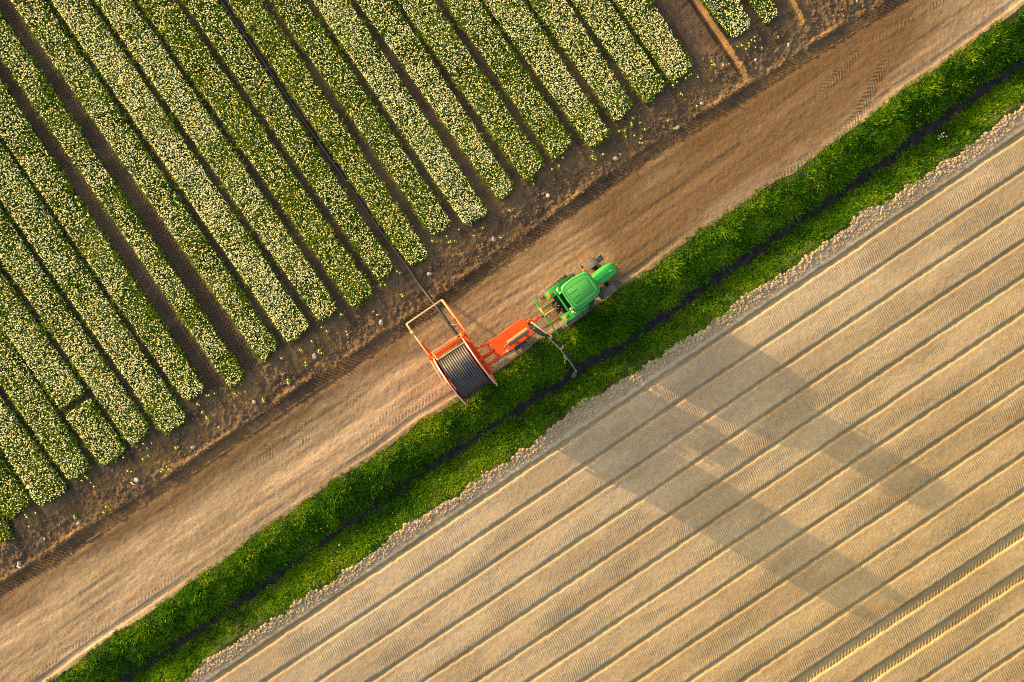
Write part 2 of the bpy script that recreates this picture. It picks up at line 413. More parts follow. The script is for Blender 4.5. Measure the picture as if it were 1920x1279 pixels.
full = np.full(U2.size, -1, np.int64); full[sel] = np.arange(len(sel))
nr, nc = U2.shape
gidx = full.reshape(nr, nc)
a, b, cc, dd = gidx[:-1, :-1].ravel(), gidx[:-1, 1:].ravel(), gidx[1:, 1:].ravel(), gidx[1:, :-1].ravel()
ok = (a >= 0) & (b >= 0) & (cc >= 0) & (dd >= 0)
quads = np.stack([a[ok], b[ok], cc[ok], dd[ok]], 1)
qreg = reg[quads[:, 0]]
xyz = np.stack([X, Y, H], 1)
for r, (nm, mt) in enumerate((('field_soil', M_SOIL), ('dirt_track', M_TRACK), ('ditch_bank_ground', M_VERGE), ('sand_field_ground', M_SAND))):
    q = quads[qreg == r]
    used, inv = np.unique(q.ravel(), return_inverse=True)
    me = np_mesh(nm, xyz[used], [inv.reshape(-1, 4)], True, cols={'albedo': A[used]})
    tag(link(nm, me, mt), kind='structure')
def ground_z(x, y):
    """height of the finished ground at world points, nearest survey node"""
    u, v = to_uv(np.asarray(x, float), np.asarray(y, float))
    iu = np.clip(np.rint((u - us[0]) / STEP).astype(int), 0, nc - 1); iv = np.clip(np.rint((v - vs[0]) / STEP).astype(int), 0, nr - 1)
    g = gidx[iv, iu]
    return np.where(g >= 0, H[np.clip(g, 0, None)], 0.0)

# --- land running on to the horizon around the surveyed plot
m, nt, bs, out = new_mat('far_farmland')
N, L = nt.nodes, nt.links
tc = N.new('ShaderNodeTexCoord'); mp = N.new('ShaderNodeMapping'); mp.vector_type = 'POINT'
mp.inputs['Rotation'].default_value = (0, 0, -TH)
L.new(tc.outputs['Object'], mp.inputs[0])
sx = N.new('ShaderNodeSeparateXYZ'); L.new(mp.outputs[0], sx.inputs[0])
mr = N.new('ShaderNodeMapRange'); mr.inputs[1].default_value = -25; mr.inputs[2].default_value = 25; L.new(sx.outputs[1], mr.inputs[0])
cr = N.new('ShaderNodeValToRGB'); cr.color_ramp.interpolation = 'CONSTANT'
e = cr.color_ramp.elements; e[0].color = (0.36, 0.27, 0.16, 1); e[1].position = 0.40; e[1].color = (0.04, 0.10, 0.01, 1)
k = e.new(0.487); k.color = (0.34, 0.24, 0.14, 1); k = e.new(0.60); k.color = (0.07, 0.10, 0.03, 1)
L.new(mr.outputs[0], cr.inputs[0])
nz = N.new('ShaderNodeTexNoise'); nz.inputs['Scale'].default_value = 1.5; nz.inputs['Detail'].default_value = 8; L.new(tc.outputs['Object'], nz.inputs['Vector'])
hs = N.new('ShaderNodeMapRange'); hs.inputs[3].default_value = 0.6; hs.inputs[4].default_value = 1.4; L.new(nz.outputs[0], hs.inputs[0])
vmm = N.new('ShaderNodeVectorMath'); vmm.operation = 'SCALE'; L.new(cr.outputs[0], vmm.inputs[0]); L.new(hs.outputs[0], vmm.inputs['Scale'])
L.new(vmm.outputs[0], bs.inputs['Base Color']); bs.inputs['Roughness'].default_value = 1
ix, iy, BIG = 28.6, 19.7, 2500
co = np.array([(-ix, -iy, -.04), (ix, -iy, -.04), (ix, iy, -.04), (-ix, iy, -.04), (-BIG, -BIG, -.04), (BIG, -BIG, -.04), (BIG, BIG, -.04), (-BIG, BIG, -.04)])
me = np_mesh('ground', co, [np.array([(4, 5, 1, 0), (5, 6, 2, 1), (6, 7, 3, 2), (7, 4, 0, 3)])], False)
tag(link('ground', me, m), kind='structure')

# --- ditch water
m, nt, bs, out = new_mat('dark_ditch_water')
N, L = nt.nodes, nt.links
tc = N.new('ShaderNodeTexCoord'); nz = N.new('ShaderNodeTexNoise'); nz.inputs['Scale'].default_value = 3.0; nz.inputs['Detail'].default_value = 4
L.new(tc.outputs['Object'], nz.inputs['Vector'])
cr = N.new('ShaderNodeValToRGB'); cr.color_ramp.elements[0].color = (0.010, 0.009, 0.011, 1); cr.color_ramp.elements[1].color = (0.032, 0.026, 0.024, 1)
cr.color_ramp.elements[0].position = 0.35; cr.color_ramp.elements[1].position = 0.7
L.new(nz.outputs[0], cr.inputs[0]); L.new(cr.outputs[0], bs.inputs['Base Color'])
bp = N.new('ShaderNodeBump'); bp.inputs['Strength'].default_value = 0.12; bp.inputs['Distance'].default_value = 0.02
L.new(nz.outputs[0], bp.inputs['Height']); L.new(bp.outputs[0], bs.inputs['Normal'])
bs.inputs['Roughness'].default_value = 0.25; bs.inputs['Specular IOR Level'].default_value = 0.08
uu = np.arange(-36, 36, 0.5)
row = []
for s_ in (-1, 1):
    xx, yy = to_xy(uu, V_D(uu) + s_ * 0.75); row.append(np.stack([xx, yy, np.full(len(uu), -0.70)], 1))
n = len(uu); co = np.concatenate(row); k = np.arange(n - 1)
me = np_mesh('ditch_water', co, [np.stack([k, k + 1, k + 1 + n, k + n], 1)], True)
tag(link('ditch_water', me, m), kind='structure')

# ------------------------------------------------------------------ tulips
def replicate(tv, tf, pos, rot, scl, tilt=None):
    """copies of a small template (verts tv, list of face arrays tf) at pos with z-rotation and scale"""
    n, k = len(pos), len(tv)
    c, s = np.cos(rot)[:, None], np.sin(rot)[:, None]
    sc = scl[:, None] if scl.ndim == 1 else None
    x, y, z = (tv[None, :, j] * sc for j in range(3))
    if tilt is not None:
        x = x + z * tilt[:, :1]; y = y + z * tilt[:, 1:]
    co = np.stack([x * c - y * s + pos[:, :1], x * s + y * c + pos[:, 1:2], z + pos[:, 2:3]], 2).reshape(-1, 3)
    off = (np.arange(n) * k)[:, None, None]
    return co, [(f[None] + off).reshape(-1, f.shape[1]) for f in tf]
def ring(r, z, n, ph=0): return [(r * math.cos(2 * math.pi * (q / n) + ph), r * math.sin(2 * math.pi * (q / n) + ph), z) for q in range(n)]
# one closed cup: five petals drawn together
BL_V = np.array([(0, 0, -0.012)] + ring(0.022, 0.010, 5) + ring(0.028, 0.038, 5, .3) + [(0, 0, 0.048)])
BL_F = [np.array([(0, 1 + (q + 1) % 5, 1 + q) for q in range(5)] + [(6 + q, 6 + (q + 1) % 5, 11) for q in range(5)]),
        np.array([(1 + q, 1 + (q + 1) % 5, 6 + (q + 1) % 5, 6 + q) for q in range(5)])]
# one plant: four folded strap leaves
lv_, lf3, lf4 = [], [], []
for q in range(4):
    a = q * math.pi / 2 + (0.5 if q % 2 else 0)
    L1 = 1.0 if q < 2 else 0.75
    ca, sa = math.cos(a), math.sin(a)
    b0 = len(lv_)
    for r_, w_, z_ in ((0.01, 0.015, 0.0), (0.05 * L1, 0.034, 0.13), (0.12 * L1, 0.026, 0.20 * L1 + .02)):
        lv_ += [(r_ * ca - w_ * sa, r_ * sa + w_ * ca, z_), (r_ * ca + w_ * sa, r_ * sa - w_ * ca, z_)]
    lv_.append((0.19 * L1 * ca, 0.19 * L1 * sa, 0.20 * L1))
    lf4 += [(b0, b0 + 1, b0 + 3, b0 + 2), (b0 + 2, b0 + 3, b0 + 5, b0 + 4)]; lf3.append((b0 + 4, b0 + 5, b0 + 6))
LV_V, LV_F = np.array(lv_), [np.array(lf4), np.array(lf3)]

ORD = ['first', 'second', 'third', 'fourth', 'fifth', 'sixth', 'seventh', 'eighth', 'ninth', 'tenth', 'eleventh', 'twelfth', 'thirteenth', 'fourteenth']
def bed_phrase(k):
    if k == 17: return 'the short bed farthest right at the top'
    if k == 16: return 'the bed just past the bare strip'
    return ('the %s bed left of the hose' % ORD[5 - k]) if k <= 5 else ('the %s bed right of the hose' % ORD[k - 6])
def bed_label(k, den):
    look = 'dense cream-white' if den >= 200 else ('well-filled cream-white' if den >= 160 else ('patchy white and green' if den >= 125 else 'sparse, mostly green'))
    if k == 17: return 'short %s tulip bed, farthest right along the top edge' % look
    if k == 16: return 'short %s tulip bed just past the bare soil strip' % look
    if k == -8: return 'tiny green tulip bed corner at the left edge, lowest of all'
    extra = {-4: ', cut by a gap', 0: ', between wide paths', 15: ' beside the bare soil strip'}.get(k, '')
    return ('%s tulip bed, %s left of the black hose%s' % (look, ORD[5 - k], extra)) if k <= 5 else ('%s tulip bed, %s right of the black hose%s' % (look, ORD[k - 6], extra))

for k in KEYS:
    l0, l1, r0, r1, den = BEDS[k]
    Z = 0.25
    l0, l1, r0, r1 = (np.array(P(*q, Z)) for q in (l0, l1, r0, r1))
    ax = (l1 - l0) + (r1 - r0); ax /= np.linalg.norm(ax)
    # both edges as lines; s runs along the bed from its end to beyond the frame
    dl_, dr_ = (l0 - l1) / np.linalg.norm(l0 - l1), (r0 - r1) / np.linalg.norm(r0 - r1)
    LEN = max(np.linalg.norm(l0 - l1), np.linalg.norm(r0 - r1)) + 4.5
    width = np.linalg.norm(r1 - l1)
    wperp = abs(np.dot(r1 - l1, np.array([-ax[1], ax[0]])))
    def place(n, jit_edge, jit_end):
        s = rng.random(n) * LEN - 0.0
        t = rng.random(n)
        p = (l1[None] + dl_[None] * s[:, None]) * (1 - t[:, None]) + (r1[None] + dr_[None] * s[:, None]) * t[:, None]
        # ragged outline
        wob = 0.05 * fbm(s * 1.4, s * 0 + k * 7.3, 3, 101) - 0.005
        e = np.minimum(t, 1 - t) * wperp
        wob2 = np.where(t < 0.5, wob, 0.05 * fbm(s * 1.3, s * 0 + k * 5.1 + 40, 3, 102) - 0.005)
        good = e > wob2 * jit_edge
        good &= s > (0.22 * fbm(t * 4.0, t * 0 + k * 3.7, 2, 103) + 0.10 - 0.25 * rng.random(n) ** 3) * jit_end
        # rounded corners at the bed end
        good &= ~((s < 0.22) & (e < 0.22 - s))
        if k == -4:
            cx_, cy_ = P(140, 757, Z); q0 = np.array((cx_, cy_)); gl = abs(np.dot(q0 - (l1 + r1) / 2, ax))
            gs = np.dot(p - q0, ax); good &= np.abs(gs + (t - .5) * 0.0) > 0.21
        if k in (5, 6):
            hq = np.array([P(a_, b_, .15) for a_, b_ in HOSE_LINE]); hx = np.interp(p[:, 1], hq[:, 1], hq[:, 0])
            good &= np.abs(p[:, 0] - hx) * 0.82 > 0.15
        good &= inside(p[:, 0], p[:, 1], 1.9)
        return p[good], s[good], t[good], e[good]
    area = LEN * wperp
    bc = (l1 + r1) / 2
    root = empty('tulip_bed', (bc[0], bc[1], 0), 0, bed_label(k, den), 'tulip bed', 'tulip beds in the bulb field')
    p, s, t, e = place(int(area * 105), 0.8, 0.8)
    patch = fbm(p[:, 0] * 0.7, p[:, 1] * 0.7, 3, 104)
    n = len(p)
    pos = np.stack([p[:, 0] - bc[0], p[:, 1] - bc[1], ground_z(p[:, 0], p[:, 1]) - 0.01], 1)
    scl = (0.85 + 0.4 * rng.random(n)) * (0.98 + 0.25 * patch)
    co, fs = replicate(LV_V, LV_F, pos, rng.random(n) * 6.283, scl, rng.normal(0, 0.12, (n, 2)))
    tint = np.repeat(np.clip(0.42 + 0.22 * rng.normal(size=n) + 0.4 * patch + (0.10 if den < 130 else 0), 0, 1), len(LV_V))
    o = link('foliage', np_mesh('tulip_foliage', co, fs, False, {'tint': tint}), M_LEAF, root); o['kind'] = 'stuff'
    p, s, t, e = place(int(area * (den * 1.66 - 50)), 1.0, 1.0)
    pt = fbm(p[:, 0] * 0.8, p[:, 1] * 0.8, 3, 105) * 1.0
    keep = rng.random(len(p)) < np.clip(0.93 + 0.9 * pt - (0.35 if k in (0, 1, -1) else 0.12) * (t > 0.72), 0.15, 1)
    p, pt = p[keep], pt[keep]
    n = len(p)
    zt = ground_z(p[:, 0], p[:, 1]) + 0.215 + 0.052 * rng.normal(size=n)
    pos = np.stack([p[:, 0] - bc[0], p[:, 1] - bc[1], np.clip(zt, 0.12, 0.36)], 1)
    scl = 0.67 + 0.28 * rng.random(n)
    co, fs = replicate(BL_V, BL_F, pos, rng.random(n) * 6.283, scl, rng.normal(0, 0.18, (n, 2)))
    tint = np.repeat(np.clip(0.55 + 0.25 * rng.normal(size=n) - (0.2 if den < 125 or k in (-7, -8) else 0), 0, 1), len(BL_V))
    o = link('blossoms', np_mesh('tulip_blossoms', co, fs, True, {'tint': tint}), M_BLOOM, root); o['kind'] = 'stuff'

# single tulips astray on the bare headland
one_v, one_f, one_m = [], [], []
def add_tpl(tv, tfs, off, sc, mi):
    b0 = len(one_v)
    one_v.extend([(q[0] * sc + off[0], q[1] * sc + off[1], q[2] * sc + off[2]) for q in tv])
    for f in tfs:
        for g in f: one_f.append(tuple(int(j) + b0 for j in g)); one_m.append(mi)
add_tpl(LV_V, LV_F, (0, 0, 0), 0.85, 0)
add_tpl(BL_V, BL_F, (0.01, 0.0, 0.225), 1.15, 1)
b0 = len(one_v); one_v.extend(ring(0.006, 0.02, 4) + ring(0.005, 0.22, 4)); 
for q in range(4): one_f.append((b0 + q, b0 + (q + 1) % 4, b0 + 4 + (q + 1) % 4, b0 + 4 + q)); one_m.append(0)
tme = bpy.data.meshes.new('stray_tulip'); tme.from_pydata(one_v, [], one_f); tme.materials.append(M_LEAF); tme.materials.append(M_BLOOM)
tme.polygons.foreach_set('material_index', one_m); tme.attributes.new('tint', 'FLOAT', 'POINT').data.foreach_set('value', np.full(len(one_v), 0.7, np.float32)); tme.update()
STRAY = [(1398, 92), (1409, 76), (1414, 70), (1404, 87), (1415, 77), (1428, 90), (1382, 88), (1390, 85), (1416, 89), (1404, 82), (1458, 70), (1334, 115), (1335, 122), (1338, 122), (1292, 142), (1308, 145), (1268, 155), (1262, 160), (1285, 147), (1296, 140),
 (1276, 176), (1279, 178), (1306, 200), (1252, 226), (1263, 241), (1187, 222), (1183, 231), (1184, 236), (1200, 230), (1208, 243), (1171, 246), (1173, 256), (1189, 255), (1201, 260), (1204, 268), (1163, 290), (1110, 293), (1116, 300), (1112, 297), (1055, 296), (1048, 312),
 (888, 442), (938, 446), (838, 444), (845, 452), (842, 455), (853, 452), (810, 452), (745, 510), (750, 512), (755, 556), (753, 552), (722, 534), (714, 535), (603, 614), (613, 621), (650, 622), (652, 627), (598, 657), (604, 662), (597, 660), (573, 680), (574, 685), (528, 672), (563, 656), (566, 657),
 (540, 712), (541, 716), (493, 748), (495, 752), (531, 702), (388, 742), (393, 741), (372, 757), (380, 773), (388, 785), (387, 782), (330, 840), (333, 838), (270, 832), (285, 831), (276, 840), (278, 855), (269, 860), (313, 875), (303, 884), (306, 880), (241, 883), (247, 884), (160, 893), (165, 896), (155, 900), (178, 912), (200, 950), (193, 960), (140, 969), (141, 972), (66, 962), (52, 969), (47, 965), (55, 987), (24, 1010), (170, 905), (232, 858), (345, 790), (402, 738), (460, 735), (440, 738), (700, 585), (708, 590), (640, 590), (585, 640), (860, 430), (905, 428), (955, 395), (1000, 345), (1035, 318), (1130, 290), (1160, 246)]
tl = 'lone cream-white tulip growing on the bare brown soil beyond the bed ends'
for n_, (a_, b_) in enumerate(STRAY):
    x_, y_ = P(a_, b_, 0.2)
    o = link('tulip', tme); o.location = (float(x_), float(y_), float(ground_z(x_, y_)) - 0.01)
    o.rotation_euler = (0, 0, n_ * 2.4); s_ = 0.85 + 0.35 * random.random(); o.scale = (s_, s_, s_)
    tag(o, tl, 'tulip', 'stray tulips on the headland')

# ------------------------------------------------------------------ verge grass, verge flowers, clods
def grass(n_tuft, per, lo, hi, seed):
    g = np.random.default_rng(seed)
    u = g.random(n_tuft) * 69 - 34.5
    a, b = V_G2(u) + 0.34 * fbm(u * 1.3, u * 0, 3, 6), V_G1(u) + 0.16 * fbm(u * 1.1, u * 0, 3, 5)
    f = g.random(n_tuft)
    v = a - 0.05 + f * (b - a + 0.13)
    w = W_D(u)
    dd_ = np.abs(v - V_D(u))
    closed = sst(0.0, 0.25, fbm(u * 0.5, u * 0 + 8, 2, 111)) * (np.abs(u + 9) < 5)
    ok_ = dd_ > w * (0.85 - 0.75 * closed) + 0.02 - 0.25 * (g.random(n_tuft) < 0.05)
    x, y = to_xy(u, v)
    ok_ &= inside(x, y, 1.9)
    u, v, x, y = u[ok_], v[ok_], x[ok_], y[ok_]
    n = len(u)
    z = verge_z(u, v) - 0.02
    upper = v > V_D(u)
    big = np.clip(0.85 + 0.9 * fbm(u * 1.1, v * 1.1, 3, 112), 0.4, 1.4) * np.clip(0.45 + dd_[ok_] * 1.2, 0.45, 1)
    e1 = np.clip((V_G1(u) - v) / 0.6, 0.25, 1); e2 = np.clip((v - V_G2(u)) / 0.5, 0.35, 1)
    Lt = (lo + (hi - lo) * g.random(n)) * big * e1 * e2 * np.where(upper, 1.0, 0.8)
    tt = np.clip(0.38 + 0.20 * g.normal(size=n) + 0.70 * fbm(u * 1.0, v * 1.0, 3, 113) + 0.34 * (1 - np.clip((V_G1(u) - v) / 0.45, 0, 1)) + 0.16 * (~upper) * np.clip(1 - (v - V_G2(u)) / 1.0, 0, 1), 0, 1)  # yellower along the track: sunlit rim put into the blade tint
    m_ = per
    B = n * m_
    ph = g.random((n, m_)) * 6.283
    lean = 0.35 + 0.75 * g.random((n, m_))
    Lb = Lt[:, None] * (0.6 + 0.6 * g.random((n, m_)))
    r0 = 0.05 * g.random((n, m_)) * (0.5 + big[:, None])
    bx, by = x[:, None] + r0 * np.cos(ph) * 2, y[:, None] + r0 * np.sin(ph) * 2
    wd_ = (0.012 + 0.014 * g.random((n, m_)))
    tw = ph + math.pi / 2 + g.normal(0, 0.5, (n, m_))
    pts = []
    for tpar, wk in ((0, 1.0), (0.55, 0.9), (1.0, 0.0)):
        rr = Lb * lean * tpar ** 1.6 * 0.85
        zz = Lb * (tpar - (0.25 + 0.25 * (lean > 0.8)) * tpar ** 2.2)
        cx_, cy_ = bx + rr * np.cos(ph), by + rr * np.sin(ph)
        if wk > 0:
            for sgn in (1, -1):
                pts.append(np.stack([cx_ + sgn * wd_ * wk * np.cos(tw), cy_ + sgn * wd_ * wk * np.sin(tw), z[:, None] + zz], 2))
        else: pts.append(np.stack([cx_, cy_, z[:, None] + zz], 2))
    co = np.stack(pts, 2).reshape(-1, 3)
    o5 = (np.arange(B) * 5)[:, None]
    q4 = np.array([[0, 1, 3, 2]]) + o5; q3 = np.array([[2, 3, 4]]) + o5
    tint = np.clip(np.repeat(tt, m_) + 0.13 * g.normal(size=B), 0, 1)
    return co, [q4, q3], np.repeat(tint, 5)
co, fs, ti = grass(21000, 20, 0.16, 0.44, 5)
tag(link('verge_grass', np_mesh('verge_grass', co, fs, False, {'tint': ti}), M_GRASS), 'tall green grass covering both banks of the ditch', 'grass', kind='stuff')

M_PETAL = leafy('verge_petal', [(0.75, 0.48, 0.02), (0.80, 0.62, 0.05), (0.82, 0.82, 0.78), (0.82, 0.82, 0.80)], 0.2)
g = np.random.default_rng(9)
fu, fv, ft = [], [], []
for (a_, b_, sd, n_, t_) in ((1760, 205, 9, 12, .2), (1735, 208, 8, 9, .2), (1733, 235, 9, 9, .1), (1825, 152, 6, 8, .2), (1795, 158, 6, 6, .1), (1872, 95, 30, 14, .3), (1820, 100, 25, 10, .3), (1905, 108, 10, 8, .2), (1768, 254, 5, 14, .95), (606, 996, 5, 5, .2), (712, 912, 6, 4, .1), (1873, 205, 10, 8, .2),
                             (1180, 700, 60, 5, .9), (1000, 720, 60, 5, .9), (700, 990, 60, 6, .9), (560, 1040, 60, 6, .9), (300, 1210, 60, 6, .9), (1550, 400, 60, 8, .9), (1650, 300, 80, 10, .9), (1300, 560, 60, 6, .9), (870, 850, 40, 6, .9), (1480, 430, 40, 5, .2), (400, 1130, 60, 5, .2), (845, 890, 50, 5, .2)):
    X_, Y_ = P(a_ + g.normal(0, sd, n_), b_ + g.normal(0, sd * .8, n_))
    q, w = to_uv(X_, Y_); fu.append(q); fv.append(w); ft.append(np.full(n_, t_))
fu, fv, ft = (np.concatenate(q) for q in (fu, fv, ft))
okf = (fv < V_G1(fu) - .1) & (fv > V_G2(fu) + .05) & (np.abs(fv - V_D(fu)) > W_D(fu))
fu, fv, ft = fu[okf], fv[okf], ft[okf]
fx, fy = to_xy(fu, fv)
FL_V = np.array([(0, 0, 0.006)] + [(r_ * math.cos(q * math.pi / 5), r_ * math.sin(q * math.pi / 5), 0.012 if q % 2 == 0 else 0.0) for q in range(10) for r_ in ((0.032,) if q % 2 == 0 else (0.012,))])
FL_F = [np.array([(0, 1 + q, 1 + (q + 1) % 10) for q in range(10)])]
co, fs = replicate(FL_V, FL_F, np.stack([fx, fy, verge_z(fu, fv) + 0.34], 1), g.random(len(fx)) * 6, 0.6 + 0.8 * g.random(len(fx)), g.normal(0, .2, (len(fx), 2)))
tag(link('verge_wildflowers', np_mesh('verge_wildflowers', co, fs, False, {'tint': np.repeat(ft, len(FL_V))}), M_PETAL), 'small yellow and white wildflowers scattered through the verge grass', 'wildflowers', kind='stuff')

def ico(sub):
    bm = bmesh.new(); bmesh.ops.create_icosphere(bm, subdivisions=sub, radius=1.0)
    v_ = np.array([q.co[:] for q in bm.verts]); f_ = np.array([[w.index for w in q.verts] for q in bm.faces]); bm.free(); return v_, f_
iv, ifc = ico(2)
parts_c, parts_f, parts_a, off = [], [], [], 0
g = np.random.default_rng(21)
for var in range(5):
    vv_ = iv * (1 + 0.42 * (g.random((len(iv), 1)) - .5)) * np.array((1.25, 0.9, 0.62))
    n_ = 2600
    u = g.random(n_) * 69 - 34.5
    hi_, lo_ = V_G2(u) + 0.02 + 0.34 * fbm(u * 1.3, u * 0, 3, 6), V_F[0] + 0.36 + 0.2 * fbm(u * .8, u * 0, 2, 121)
    f_ = g.random(n_)
    v = hi_ + (lo_ - hi_) * f_
    x, y = to_xy(u, v); k_ = inside(x, y, 1.8)
    u, v, x, y = u[k_], v[k_], x[k_], y[k_]; n_ = len(u)
    sc_ = 0.020 + 0.066 * g.random(n_) ** 3.5
    sc_ *= np.clip(1.15 - 0.55 * f_[k_], .4, 1.2)
    co, fs = replicate(vv_, [ifc], np.stack([x, y, ground_z(x, y) + sc_ * 0.05], 1), g.random(n_) * 6.283, sc_, g.normal(0, .3, (n_, 2)))
    parts_c.append(co); parts_f.append(fs[0] + off); off += len(co)
    tone = 0.80 + 0.45 * g.random(n_)
    parts_a.append(np.repeat(tone, len(iv))[:, None] * np.array((0.300, 0.230, 0.145)))
tag(link('soil_clods', np_mesh('soil_clods', np.concatenate(parts_c), [np.concatenate(parts_f)], False, cols={'albedo': np.concatenate(parts_a)}), M_CLOD), 'loose dry clods heaped in a strip between verge and sand field', 'clods', kind='stuff')
# crumbs of earth on the headland
parts_c, parts_f, parts_a, off = [], [], [], 0
for var in range(3):
    vv_ = iv * (1 + 0.5 * (g.random((len(iv), 1)) - .5)) * np.array((1.2, 0.9, 0.7))
    n_ = 2200
    u = g.random(n_) * 62 - 34.5
    lo_, hi_ = V_LUG(u) + 0.25, ends_v(u) + 0.2
    v = lo_ + (hi_ - lo_) * g.random(n_)
    x, y = to_xy(u, v); k_ = inside(x, y, 1.8) & (fbm(u * .8, v * .8, 2, 131) > -0.12)
    u, v, x, y = u[k_], v[k_], x[k_], y[k_]; n_ = len(u)
    sc_ = 0.015 + 0.05 * g.random(n_) ** 3
    co, fs = replicate(vv_, [ifc], np.stack([x, y, ground_z(x, y) + sc_ * 0.2], 1), g.random(n_) * 6.283, sc_, g.normal(0, .3, (n_, 2)))
    parts_c.append(co); parts_f.append(fs[0] + off); off += len(co)
    parts_a.append(np.repeat(0.7 + 0.6 * g.random(n_), len(iv))[:, None] * np.array((0.15, 0.098, 0.060)))
tag(link('soil_crumbs', np_mesh('soil_crumbs', np.concatenate(parts_c), [np.concatenate(parts_f)], False, cols={'albedo': np.concatenate(parts_a)}), M_CLOD), 'brown crumbs of earth lying over the headland soil', 'soil crumbs', kind='stuff')

# ------------------------------------------------------------------ stones on the headland
M_STONE = paint('pale_field_stone', (0.36, 0.33, 0.30), 0.8, 0, 0.6, (0.30, 0.25, 0.20), 0.3, 9)
M_STAKE = paint('white_plastic', (0.75, 0.75, 0.78), 0.5, 0, 0.1)
STONES = [(925, 449, .20, 'large'), (805, 514, .21, 'large'), (715, 605, .20, 'large'), (590, 668, .20, 'large bluish'), (477, 754, .15, 'pale'), (541, 719, .09, 'small grey'), (363, 839, .17, 'flat grey'), (410, 801, .10, 'small grey'),
          (257, 900, .20, 'broad flat grey'), (148, 982, .15, 'pale grey'), (134, 1038, .08, 'small white'), (37, 1058, .20, 'large round'), (318, 881, .10, 'small grey'), (1154, 298, .19, 'large white'), (1028, 367, .16, 'angular pale pink'),
          (1270, 240, .16, 'upright pale'), (1316, 195, .13, 'pale'), (1356, 122, .12, 'narrow bluish grey'), (1417, 113, .11, 'small pale'), (1479, 84, .15, 'round white'), (1607, 2, .14, 'grey'), (1200, 268, .10, 'small lilac grey'), (652, 642, .09, 'small bluish'), (83, 1011, .11, 'dull half-buried grey')]
ivs, ifs = ico(3)
seen = {}
ends_px = {k: ((BEDS[k][1][0] + BEDS[k][3][0]) / 2, (BEDS[k][1][1] + BEDS[k][3][1]) / 2) for k in KEYS}
for n_, (a_, b_, sz, look) in enumerate(STONES):
    g = np.random.default_rng(300 + n_)
    dirs = g.normal(size=(5, 3)); dirs /= np.linalg.norm(dirs, axis=1)[:, None]
    f_ = np.ones(len(ivs))
    for q in dirs: f_ = np.minimum(f_, (0.62 + 0.3 * g.random()) / np.maximum(ivs @ q, 0.3) * 1.0)
    f_ = np.clip(f_, 0.6, 1) + 0.03 * g.normal(size=len(ivs))
    vv_ = ivs * f_[:, None] * np.array((1.0, 0.62 + 0.25 * g.random(), 0.42)) * sz * 0.82
    me = np_mesh('field_stone', vv_, [ifs], True)
    k = min(KEYS, key=lambda q: math.hypot(ends_px[q][0] + 20 - a_, ends_px[q][1] + 35 - b_))
    where = 'half-buried' if 'half' in look else ''
    lb = '%s stone on the bare soil off %s' % (look, bed_phrase(k))
    if lb in seen: lb += ', nearer the track'
    seen[lb] = 1
    x_, y_ = P(a_, b_)
    o = link('field_stone', me, M_STONE); o.location = (float(x_), float(y_), float(ground_z(x_, y_)) + sz * 0.12); o.rotation_euler = (g.normal(0, .2), g.normal(0, .2), g.random() * 6.28)
    tag(o, lb, 'stone', 'stones on the headland soil')

